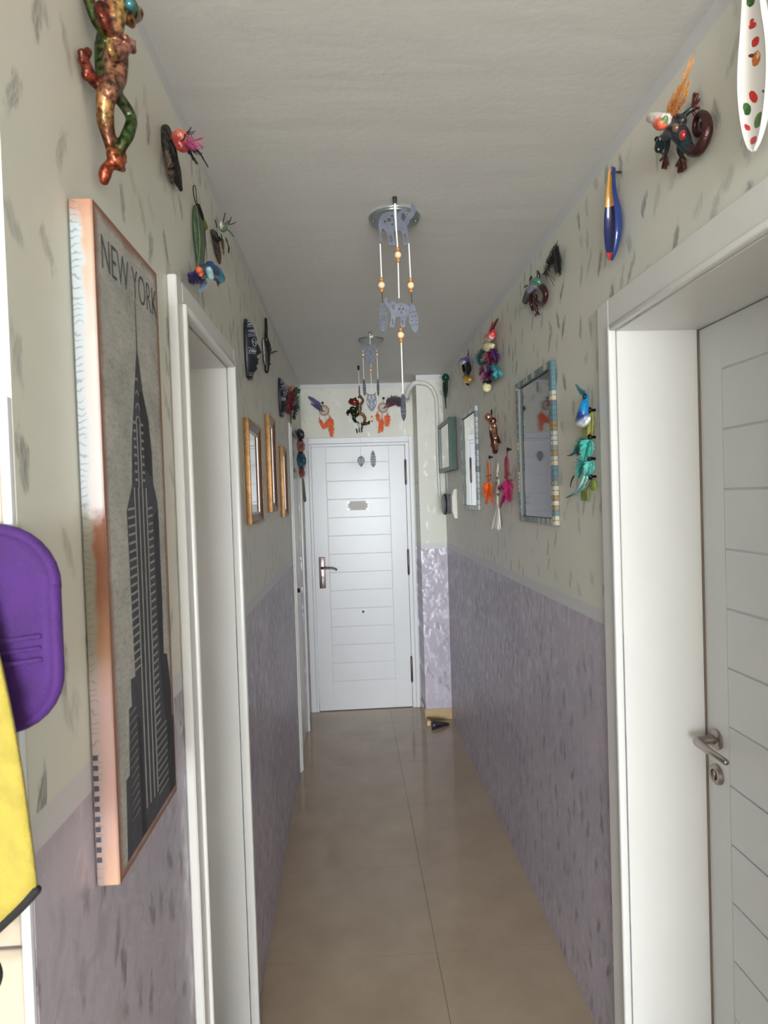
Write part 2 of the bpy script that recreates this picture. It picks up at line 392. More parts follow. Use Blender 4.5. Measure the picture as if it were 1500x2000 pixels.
# end wall with the entrance door opening
E0, E1, EZ = -.3115, .4775, 2.106
b = M()
for x0, x1, z0, z1 in ((-.6, E0, 0, HC), (E0, E1, EZ, HC), (E1, 1.0, 0, HC)): b.box((x0, YD, z0), (x1, YD+.16, z1))
struct(b.obj('wall_end', WE, smooth=False))
# boxed-in pillar in the right corner, with a tile skirting
struct(M().box((.517, 4.545, 0), (XR-.0005, YD-.0005, HC-.0005)).obj('wall_pillar', WE, smooth=False))
sk = room_part('baseboard_pillar')
M().box((.510, 4.537, .0005), (XR-.001, 4.5445, .083)).obj('skirting_tile', mat('beige_skirting', lin(190, 165, 128), .2, var=.08, vs=5), sk, smooth=False, bevel=.001)
M().box((.510, 4.5455, .0005), (.5165, YD-.03, .083)).obj('skirting_tile', MC['beige_skirting'], sk, smooth=False, bevel=.001)
# the room behind: end face of the left wall (plaster above, cream tiles below, white corner trim), side wall and window wall
struct(M().box((-2.7, .683, 0), (XL-T, .85, HC)).obj('wall_kitchen', PLASTER, smooth=False))
tk = room_part('trim_1')
M().box((XL-.010, .6725, .001), (XL-.0005, .6825, 1.783)).obj('corner_strip', mat('white_pvc', lin(226, 228, 234), .35), tk, smooth=False, bevel=.002)
tw = room_part('trim_2'); tt = None
for i in range(5):
    for k in range(6):
        z0, z1, x1 = .002+.2968*k, .2968*(k+1), XL-.0115-.302*i
        M().box((x1-.3, .6765, z0+.001), (x1, .6828, z1-.001)).obj('wall_tile', WTILE, tw, smooth=False, bevel=.0012)
struct(M().box((-2.72, -8.2, 0), (-2.6, .683, HC)).obj('wall_room_side', PLASTER, smooth=False))
struct(M().box((XR+T+.06, -.3, 0), (2.72, -.18, HC)).obj('wall_room_front', PLASTER, smooth=False))
struct(M().box((2.6, -8.2, 0), (2.72, -.3, HC)).obj('wall_room_right', PLASTER, smooth=False))
b = M()
for x0, x1, z0, z1 in ((-2.6, -2.35, 0, HC), (1.55, 2.6, 0, HC), (-2.35, 1.55, 2.45, HC), (-2.35, 1.55, 0, .45)): b.box((x0, -8.2, z0), (x1, -8.08, z1))
struct(b.obj('wall_back', PLASTER, smooth=False))
wn = room_part('window_1')
for x in (-2.345, -.425, 1.495): M().box((x, -8.17, .455), (x+.05, -8.12, 2.445)).obj('window_stile', WHITE, wn, smooth=False)
for z in (.455, 2.395): M().box((-2.29, -8.17, z), (1.49, -8.12, z+.05)).obj('window_rail', WHITE, wn, smooth=False)

def casing(parent, side, y0, y1, zt, wd, proud, near=True, mt=WHITE):
    """architrave round a side-wall doorway: flat board, raised rounded inner bead and outer lip (built of three runs)"""
    sg = 1 if side == 'L' else -1; xw = XL if side == 'L' else XR
    def run(name, a, c):
        M().box((xw+sg*.0005, *a), (xw+sg*proud, *c)).obj(name, mt, parent, smooth=False, bevel=.003)
    def bead(name, a, c):
        M().box((xw+sg*.0005, *a), (xw+sg*(proud+.007), *c)).obj(name, mt, parent, smooth='auto', bevel=.005, seg=3)
    if near: run('casing', (y0-wd, .001), (y0-.016, zt+wd)); bead('casing_bead', (y0-.016, .001), (y0, zt+.016))
    run('casing', (y1+.016, .001), (y1+wd, zt+wd)); bead('casing_bead', (y1, .001), (y1+.016, zt+.016))
    run('casing', (y0-.016, zt+.016), (y1+.016, zt+wd)); bead('casing_bead', (y0, zt), (y1, zt+.016))
def lining(parent, side, y0, y1, zt, depth, mt=WHITE):
    sg = -1 if side == 'L' else 1; xw = XL if side == 'L' else XR
    M().box((xw+sg*.0005, y0-.0003, .001), (xw+sg*depth, y0+.002, zt)).obj('jamb', mt, parent, smooth=False)
    M().box((xw+sg*.0005, y1-.002, .001), (xw+sg*depth, y1+.0003, zt)).obj('jamb', mt, parent, smooth=False)
    M().box((xw+sg*.0005, y0+.002, zt-.002), (xw+sg*depth, y1-.002, zt+.0003)).obj('head_jamb', mt, parent, smooth=False)
def plank_leaf(parent, org, ex, en, wid, hgt, xr0, xr1, zr0, zr1, n, mt, th=.04):
    """lacquered door leaf: stiles and rails round n horizontal planks parted by grooves. org = hinge-side bottom corner of the visible face, en = outward normal"""
    org, ex, en = V(org), V(ex), V(en); ez = V((0, 0, 1))
    def slab(name, a, c, z0, z1, d0, d1, m_, bev=.0015):
        p, q = org+ex*a+ez*z0+en*d0, org+ex*c+ez*z1+en*d1
        return M().box(p, q).obj(name, m_, parent, smooth=False, bevel=bev)
    slab('leaf', 0, wid, .004, hgt, -th, -.004, DOORG, 0)
    g = .0017
    slab('stile', 0, xr0-g, .004, hgt, -.0039, 0, mt); slab('stile', xr1+g, wid, .004, hgt, -.0039, 0, mt)
    slab('rail', xr0-g, xr1+g, .004, zr0-g, -.0039, 0, mt); slab('rail', xr0-g, xr1+g, zr1+g, hgt, -.0039, 0, mt)
    h = (zr1-zr0)/n
    for i in range(n): slab('plank', xr0+g*.5, xr1-g*.5, zr0+h*i+g, zr0+h*(i+1)-g, -.0039, 0, mt, .0015)

# entrance door at the end of the corridor
d1 = room_part('door_1', (.08, YD, 0))
fy = YD-.012
for nm, p, q in (('frame_casing', (-.3565, fy, .001), (E0, YD-.0005, 2.153)), ('frame_casing', (E1, fy, .001), (.508, YD-.0005, 2.153)), ('frame_casing', (E0, fy, EZ), (E1, YD-.0005, 2.153))):
    M().box(p, q).obj(nm, DOORW, d1, smooth=False, bevel=.003)
for nm, p, q in (('frame_jamb', (E0+.0005, YD-.004, .001), (-.2905, YD+.12, EZ-.0005)), ('frame_jamb', (.4475, YD-.004, .001), (E1-.0005, YD+.12, EZ-.0005)), ('frame_jamb', (-.2905, YD-.004, 2.0845), (.4475, YD+.12, EZ-.0005))):
    M().box(p, q).obj(nm, DOORW, d1, smooth=False, bevel=.002)
plank_leaf(d1, (-.2875, YD+.006, .002), (1, 0, 0), (0, -1, 0), .732, 2.078, .1110, .604, .235, 1.955, 12, DOORW)
for z0, z1 in ((1.772, 1.966), (1.059, 1.258), (.203, .408)):
    h = M().tube([(.4465, YD-.004, z0+.012), (.4465, YD-.004, z1-.012)], .0085, n=10, k=1).obj('hinge', BRONZE, d1)
    for zz in (z0+.004, z1-.004): M().ell((.4465, YD-.004, zz), (.0075, .0075, .009)).obj('hinge_finial', BRONZE, h)
xh = -.2335
pl = M().box((xh-.024, YD-.002, .975), (xh+.024, YD+.0055, 1.222)).obj('handle_plate', BRONZE, d1, smooth='auto', bevel=.02, seg=4)
M().box((xh-.014, YD-.004, .99), (xh+.014, YD-.0015, 1.207)).obj('plate_inlay', STEEL, pl, smooth='auto', bevel=.0022, seg=2)
M().tube([(xh, YD-.003, 1.138), (xh, YD-.045, 1.138), (xh+.02, YD-.052, 1.139), (xh+.06, YD-.05, 1.138), (xh+.09, YD-.05, 1.134), (xh+.112, YD-.048, 1.124)], [.011, .009, .009, .008, .007, .008], n=10).obj('lever', BRONZE, d1)
M().lathe([(.011, 0), (.011, .007), (.007, .009)], (xh, YD-.0035, 1.06), (0, -1, 0), 14).obj('lock_cylinder', STEEL, pl)
M().lathe([(.0085, 0), (.0085, .004), (.005, .006)], (.077, YD+.0055, .778), (0, -1, 0), 14).obj('peephole', DARK, d1)
# notice taped to the entrance door
nt_ = thing('paper_notice', 'small grey paper notice taped high on the white entrance door', 'notice', (.063, YD+.004, 1.615))
M().box((-.012, YD+.0035, 1.581), (.138, YD+.0055, 1.653)).obj('paper', mat('grey_paper', lin(216, 210, 206), .7, var=.06, vs=40), nt_, smooth=False)
for sx, sz in ((-.026, 1.583), (-.026, 1.636), (.126, 1.583), (.126, 1.636)): M().box((sx, YD+.0025, sz), (sx+.026, YD+.0034, sz+.015)).obj('tape', mat('clear_tape', lin(206, 202, 200), .25), nt_, smooth=False)
b = M()
for i in range(5): b.box((-.002, YD+.0029, 1.593+.011*i), (.128-.02*(i % 2), YD+.0034, 1.5965+.011*i))
b.obj('faint_print', mat('faded_ink', lin(196, 189, 185), .7), nt_, smooth=False)['kind'] = 'stuff'

# doorway in the right wall: deep white lining, leaf closed at the back
d2 = room_part('door_2', (XR, D1, 0))
casing(d2, 'R', D0, D1, DZ, .088, .014)
lining(d2, 'R', D0, D1, DZ, .262)
xd = XR+.22
plank_leaf(d2, (xd, D1-.004, .002), (0, -1, 0), (-1, 0, 0), .82, 2.076, .095, .725, .16, 1.955, 12, mat('white_satin_door', lin(202, 203, 201), .32, var=.02, vs=4), .036)
M().box((xd-.004, D1-.008, .002), (xd+.03, D1-.0025, 2.08)).obj('edge_seal', mat('brown_seal', lin(120, 104, 90), .6), d2, smooth=False)
hy = 1.538
ro = M().lathe([(.026, 0), (.026, .006), (.021, .010), (.012, .011), (.012, .03)], (xd-.0005, hy, 1.008), (-1, 0, 0), 24).obj('lever_rose', STEEL, d2, smooth='auto')
M().tube([(xd-.02, hy, 1.008), (xd-.052, hy, 1.008), (xd-.06, hy-.02, 1.008), (xd-.058, hy-.065, 1.005), (xd-.05, hy-.115, 1.0)], [.010, .011, .011, .0095, .008], n=10).obj('lever', STEEL, d2)
rk = M().lathe([(.026, 0), (.026, .006), (.022, .010), (.014, .0105), (.013, .006)], (xd-.0005, hy, .916), (-1, 0, 0), 24).obj('lock_rose', STEEL, d2, smooth='auto')
M().box((xd-.013, hy-.004, .902), (xd-.005, hy+.004, .928)).obj('lock_cylinder', STEEL, rk, smooth='auto', bevel=.002)
# narrow doorway in the left wall
d3 = room_part('door_3', (XL, A0, 0))
casing(d3, 'L', A0, A1, AZ, .062, .020)
lining(d3, 'L', A0, A1, AZ, .218)
M().box((XL-.215, A0+.004, .004), (XL-.18, A1-.004, AZ-.004)).obj('leaf', WHITE, d3, smooth=False)
# flush white door near the end of the left wall
d4 = room_part('door_4', (XL, B0, 0))
casing(d4, 'L', B0, B1, BZ, .040, .012)
M().box((XL-.04, B0+.004, .012), (XL-.006, B1-.004, BZ-.004)).obj('leaf', WHITE, d4, smooth=False, bevel=.002)
kn = M().lathe([(.012, 0), (.012, .003), (.006, .006), (.006, .016), (.013, .021), (.015, .028), (.011, .035), (.003, .037)], (XL-.0065, 3.86, 1.107), (1, 0, 0), 16).obj('knob', DARK, d4)
# grey-white conduit looping over the pillar and down to the doorbell
pipe = thing('conduit_pipe', 'pale green painted conduit pipe bending round the corner pillar under the ceiling', 'pipe', (.60, 4.53, 2.45))
GP = mat('painted_conduit', lin(214, 214, 206), .35)
M().tube([(.455, 4.62, 2.425), (.462, 4.58, 2.46), (.50, 4.530, 2.505), (.56, 4.5285, 2.508), (.615, 4.5285, 2.485), (.650, 4.5285, 2.43), (.664, 4.5285, 2.34), (.664, 4.5285, 2.0), (.663, 4.5285, 1.72), (.672, 4.5285, 1.66), (.690, 4.520, 1.635), (.700, 4.48, 1.63)], [.019, .019, .018, .017, .016, .0155, .015, .015, .012, .010, .009, .008], n=12, k=5).obj('conduit', GP, pipe)
M().lathe([(.021, 0), (.021, .016), (.018, .018)], (.4545, 4.628, 2.417), (.12, -.62, .55), 16).obj('conduit_end', mat('grey_sleeve', lin(170, 170, 168), .4), pipe)
# ------------------------------------------------------------------ canvas print on the left wall
cx0, cx1, cz0, cz1, cdp = .836, 1.108, 1.152, 2.069, .033
cv = thing('canvas_picture', 'tall narrow canvas print of a skyscraper titled NEW YORK on the left wall', 'picture', (XL, (cx0+cx1)/2, cz0))
def canvas_mats():
    out = []
    for kind in ('front', 'edge'):
        m, nt, p = newmat('canvas_print_'+kind); N = nt.nodes.new; K = nt.links.new
        p.inputs['Roughness'].default_value = .6
        tc = N('ShaderNodeTexCoord'); s = N('ShaderNodeSeparateXYZ'); K(tc.outputs['Object'], s.inputs[0])
        n = N('ShaderNodeTexNoise'); n.inputs['Scale'].default_value = 16 if kind == 'front' else 26; n.inputs['Detail'].default_value = 6; n.inputs['Roughness'].default_value = .65; K(tc.outputs['Object'], n.inputs['Vector'])
        def ramp(src, pts, interp='LINEAR'):
            r = N('ShaderNodeValToRGB'); r.color_ramp.interpolation = interp; e = r.color_ramp.elements
            while len(e) < len(pts): e.new(.5)
            for q, (po, c) in zip(e, pts): q.position = po; q.color = (*lin(*c), 1)
            K(src, r.inputs[0]); return r.outputs[0]
        def mr(src, a, b):
            r = N('ShaderNodeMapRange'); K(src, r.inputs[0]); r.inputs[1].default_value = a; r.inputs[2].default_value = b; return r.outputs[0]
        def mix(f, a, b, bt='MIX'):
            x = N('ShaderNodeMix'); x.data_type = 'RGBA'; x.blend_type = bt
            if isinstance(f, float): x.inputs[0].default_value = f
            else: K(f, x.inputs[0])
            for i, v in ((6, a), (7, b)):
                if isinstance(v, tuple): x.inputs[i].default_value = (*lin(*v), 1)
                else: K(v, x.inputs[i])
            return x.outputs[2]
        def m2(op, a, b):
            x = N('ShaderNodeMath'); x.operation = op
            for i, v in enumerate((a, b)):
                if isinstance(v, (int, float)): x.inputs[i].default_value = v
                else: K(v, x.inputs[i])
            return x.outputs[0]
        if kind == 'front':
            base = ramp(n.outputs['Fac'], [(.3, (146, 148, 142)), (.5, (170, 168, 160)), (.7, (188, 182, 176))])
            # brown worn border printed round the sheet
            ex = m2('SUBTRACT', .136, m2('ABSOLUTE', s.outputs['Y'], 0)); ez = m2('SUBTRACT', .4585, m2('ABSOLUTE', m2('SUBTRACT', s.outputs['Z'], .4585), 0))
            e = m2('ADD', m2('MINIMUM', ex, ez), m2('MULTIPLY', m2('SUBTRACT', n.outputs['Fac'], .5), .016))
            c = mix(mr(e, .020, .006), base, (140, 98, 80))
            # faint old script
            w_ = N('ShaderNodeTexWave'); w_.inputs['Scale'].default_value = 26; w_.inputs['Distortion'].default_value = 9; w_.inputs['Detail'].default_value = 3; w_.inputs['Detail Scale'].default_value = 3; w_.bands_direction = 'Z'
            K(tc.outputs['Object'], w_.inputs['Vector'])
            c = mix(m2('MULTIPLY', mr(w_.outputs['Fac'], .86, .98), .3), c, (96, 98, 96))
        else:
            zc = m2('ADD', s.outputs['Z'], m2('MULTIPLY', m2('SUBTRACT', n.outputs['Fac'], .5), .10)); zc = m2('DIVIDE', zc, .917)
            front = ramp(zc, [(0, (189, 149, 122)), (.10, (173, 137, 126)), (.28, (164, 132, 126)), (.36, (159, 117, 87)), (.44, (134, 87, 63)), (.53, (126, 77, 52)), (.565, (191, 181, 179)), (.80, (194, 179, 171)), (.93, (189, 154, 131)), (1, (173, 127, 102))])
            back = ramp(zc, [(0, (159, 134, 126)), (.28, (157, 137, 131)), (.36, (141, 134, 117)), (.55, (137, 131, 117)), (.58, (179, 181, 184)), (.95, (178, 186, 189)), (1, (173, 127, 102))])
            xx = m2('ADD', s.outputs['X'], m2('MULTIPLY', m2('SUBTRACT', n.outputs['Fac'], .5), .02))
            c = mix(mr(xx, .014, .020), back, front)
            w_ = N('ShaderNodeTexWave'); w_.inputs['Scale'].default_value = 30; w_.inputs['Distortion'].default_value = 12; w_.inputs['Detail'].default_value = 3; w_.bands_direction = 'Z'
            K(tc.outputs['Object'], w_.inputs['Vector'])
            c = mix(m2('MULTIPLY', m2('MULTIPLY', mr(w_.outputs['Fac'], .8, .98), mr(xx, .016, .010)), .5), c, (96, 100, 104))
        K(c, p.inputs['Base Color']); out.append(m)
    return out
CF, CE = canvas_mats()
M().box((XL+.002, cx0, cz0), (XL+cdp-.0008, cx1, cz1)).obj('wrapped_edge', CE, cv, smooth=False, bevel=.002)
M().box((XL+cdp-.0007, cx0+.0012, cz0+.0012), (XL+cdp, cx1-.0012, cz1-.0012)).obj('canvas_face', CF, cv, smooth=False)
xp = XL+cdp
TWR = mat('printed_tower_grey', lin(72, 72, 78), .6, var=.25, vs=60); TWL = mat('printed_window_light', lin(150, 148, 144), .6, var=.1, vs=90); TWD = mat('printed_dark', lin(44, 43, 48), .6); INK = mat('faded_black_ink', lin(70, 72, 72), .6)
def flatpoly(b, pts, d): b.prism([(xp+d, y, z) for y, z in pts], (1, 0, 0), .0003)
tw_ = M()
flatpoly(tw_, [(.9866, 1.985), (.9856, 1.905), (.965, 1.824), (.949, 1.757), (.942, 1.692), (.916, 1.655), (.920, 1.53), (.924, 1.41), (.905, 1.411), (.905, 1.372), (.893, 1.372), (.886, 1.279), (.872, 1.278), (.866, 1.166), (1.100, 1.166), (1.103, 1.290), (1.093, 1.294), (1.093, 1.343), (1.085, 1.375), (1.078, 1.405), (1.061, 1.41), (1.064, 1.502), (1.064, 1.633), (1.060, 1.667), (1.042, 1.699), (1.041, 1.752), (1.029, 1.802), (1.007, 1.845), (.9905, 1.905), (.9885, 1.985)], .0001)
tower = tw_.obj('printed_tower', TWR, cv, smooth=False)
b = M()
# dark side of the tower and the darker foreground blocks
flatpoly(b, [(1.034, 1.64), (1.06, 1.655), (1.064, 1.502), (1.061, 1.41), (1.078, 1.405), (1.093, 1.343), (1.093, 1.29), (1.060, 1.29), (1.040, 1.40)], .0005)
flatpoly(b, [(.925, 1.35), (.938, 1.34), (.945, 1.168), (.925, 1.168)], .0005); flatpoly(b, [(1.062, 1.29), (1.099, 1.285), (1.097, 1.168), (1.066, 1.168)], .0005); flatpoly(b, [(.985, 1.84), (1.004, 1.843), (1.030, 1.798), (1.036, 1.71), (1.004, 1.72)], .0005)
b.obj('printed_shadow_side', TWD, tower, smooth=False)
b = M()
for y0, y1 in ((.948, .952), (.966, .970), (.984, .988), (1.001, 1.005)): flatpoly(b, [(y0, 1.20), (y1, 1.20), (y1, 1.69), (y0, 1.69)], .0009)
for i in range(38):
    z = 1.655-.0125*i
    if z < 1.19: break
    if z > 1.41: flatpoly(b, [(.919, z), (.946, z+.002), (.946, z+.0055), (.919, z+.0035)], .0009)
    if z > 1.30: flatpoly(b, [(1.008, z), (1.030, z+.002), (1.030, z+.0055), (1.008, z+.0035)], .0009)
    else: flatpoly(b, [(1.008, z), (1.060, z+.002), (1.060, z+.0045), (1.008, z+.0025)], .0009)
for i in range(13): flatpoly(b, [(.889, 1.365-.0125*i-.004), (.920, 1.365-.0125*i), (.920, 1.367-.0125*i), (.889, 1.3635-.0125*i-.002)], .0009)
for k in range(8):
    z = 1.70+.0125*k; flatpoly(b, [(.956, z), (.966, z), (.966, z+.004), (.956, z+.004)], .0009); flatpoly(b, [(.990, z), (1.000, z), (1.000, z+.004), (.990, z+.004)], .0009)
flatpoly(b, [(.970, 1.69), (.973, 1.69), (.973, 1.79), (.970, 1.79)], .0009); flatpoly(b, [(.984, 1.69), (.987, 1.69), (.987, 1.79), (.984, 1.79)], .0009)
for k in range(4):
    r_ = .011-.002*k; zc = 1.79+.022*k
    pts = [(.9785+r_*math.cos(a), zc+r_*1.1*math.sin(a)) for a in [math.pi*i/8 for i in range(9)]]+[(.9785+(r_-.0022)*math.cos(a), zc+(r_-.0022)*1.1*math.sin(a)) for a in [math.pi*i/8 for i in range(8, -1, -1)]]
    flatpoly(b, pts, .0009)
b.obj('printed_windows', TWL, tower, smooth=False)['kind'] = 'stuff'
lettering('printed_title', 'NEW YORK', (xp+.0006, .861, 1.986), (0, 1, 0), (0, 0, 1), .047, .236, INK, cv)
b = M()
for i in range(11): b.box((XL+.004, cx0-.0004, 1.185+.0138*i), (XL+.0105, cx0+.0004, 1.192+.0138*i))
b.obj('printed_edge_windows', mat('printed_blue_black', lin(62, 62, 74), .6), cv, smooth=False)['kind'] = 'stuff'

# ------------------------------------------------------------------ kitchen things on the tiled wall end at the left edge
hk = thing('wall_hook_rail', 'dark hook rail on the cream tiles holding the cloth and pot holder', 'hook', (-.46, .676, 1.70))
M().box((-.56, .6655, 1.685), (-.40, .6755, 1.705)).obj('rail', STEEL, hk, smooth=False, bevel=.003)
for x in (-.50, -.43): M().tube([(x, .668, 1.69), (x, .62, 1.685), (x, .585, 1.69), (x, .583, 1.705)], .004, n=8).obj('hook', STEEL, hk)
VIO = mat('violet_cotton', lin(62, 18, 96), .8, var=.18, vs=30, bump=.4, bs=300, sheen=.05)
ph = thing('pot_holder', 'purple quilted cotton pot holder with rounded corners hanging behind the yellow cloth', 'pot holder', (-.395, .655, 1.535))
def rrect(cx_, cz_, w_, h_, r_, n=8):
    o = []
    for sx, sz, a0 in ((1, 1, 0), (-1, 1, 1), (-1, -1, 2), (1, -1, 3)):
        for i in range(n+1):
            a = (a0+i/n)*math.pi/2; o.append((cx_+sx*(w_/2-r_)+r_*math.cos(a), cz_+sz*(h_/2-r_)+r_*math.sin(a)))
    return o
ol = rrect(-.391, 1.5375, .166, .208, .062)
b = M()
rings = []
for k, (sc, dd) in enumerate(((1, 0), (.97, -.006), (.86, -.008), (.80, -.0055), (.5, -.0085), (.2, -.009))):
    rings.append([(-.391+(x-(-.391))*sc, .656+dd-.003*math.cos(30*(z-1.53)), 1.5375+(z-1.5375)*sc) for x, z in ol])
n = len(ol); vs = [p for r_ in rings for p in r_]; fs = [(k*n+i, k*n+(i+1) % n, (k+1)*n+(i+1) % n, (k+1)*n+i) for k in range(len(rings)-1) for i in range(n)]
fs.append(tuple((len(rings)-1)*n+i for i in range(n)))
back = [(x, .668, z) for x, z in ol]; vs += back; o_ = len(rings)*n
fs += [(i, (i+1) % n, o_+(i+1) % n, o_+i) for i in range(n)]; fs.append(tuple(o_+i for i in range(n)))
b.add(vs, fs); b.obj('quilted_pad', VIO, ph)
b = M(); b.tube([(x, .655-.003*math.cos(30*(z-1.53)), z) for x, z in ol]+[(ol[0][0], .653, ol[0][1])], .0065, n=8, k=1); b.obj('binding', VIO, ph)
for z, r_ in ((1.528, .0028), (1.504, .0028), (1.516, .0022)): M().tube([(-.46, .6475, z), (-.39, .6440, z-.002), (-.322, .6470, z+.003)], r_, n=6).obj('seam', VIO, ph)
M().tube([(-.40, .655, 1.636), (-.415, .654, 1.67), (-.432, .648, 1.695), (-.424, .651, 1.67), (-.405, .655, 1.638)], .003, n=6).obj('hanging_loop', VIO, ph)
YLW = mat('yellow_microfibre', lin(166, 149, 62), .95, var=.14, vs=40, bump=.6, bs=260, sheen=.1)
cl = thing('cleaning_cloth', 'yellow microfibre cloth with black edging hanging at the lower left edge', 'cloth', (-.40, .61, 1.40))
b = M(); nu, nv = 14, 22
edge = [(1.690, -.425), (1.62, -.385), (1.56, -.360), (1.509, -.3485), (1.46, -.340), (1.407, -.3325), (1.34, -.3265), (1.284, -.3225)]
def rx(z):
    for (za, xa), (zb, xb) in zip(edge, edge[1:]):
        if zb <= z <= za: return xa+(xb-xa)*(za-z)/(za-zb)
    return edge[-1][1]
vs = []; hem = []
for j in range(nv+1):
    for i in range(nu+1):
        u = i/nu; t = j/nv
        zb = 1.284-.20*(1-u)**.9+(.0 if u < 1 else 0)
        z = 1.690+(zb-1.690)*t; xr_ = rx(max(z, 1.284)); xl_ = -.435-.13*t
        x = xl_+(xr_-xl_)*u; y = .622+.010*math.sin(u*9+1.2)*min(1, t*1.5)+(.012*(u-.5) if t > .2 else 0)
        vs.append((x, y, z))
        if j == nv: hem.append((x, y, z))
fs = [(j*(nu+1)+i, j*(nu+1)+i+1, (j+1)*(nu+1)+i+1, (j+1)*(nu+1)+i) for j in range(nv) for i in range(nu)]
b.add(vs, fs); ob = b.obj('cloth_panel', YLW, cl); sd = ob.modifiers.new('thick', 'SOLIDIFY'); sd.thickness = .004; sd.offset = 0
M().tube(hem, .0045, n=8, k=2).obj('black_edging', mat('black_binding', lin(18, 18, 20), .8), cl)
M().tube([(-.385, .618, 1.232), (-.366, .616, 1.222), (-.3595, .616, 1.205), (-.366, .616, 1.190), (-.385, .617, 1.182)], .0035, n=8).obj('hang_loop', MC['black_binding'], cl)

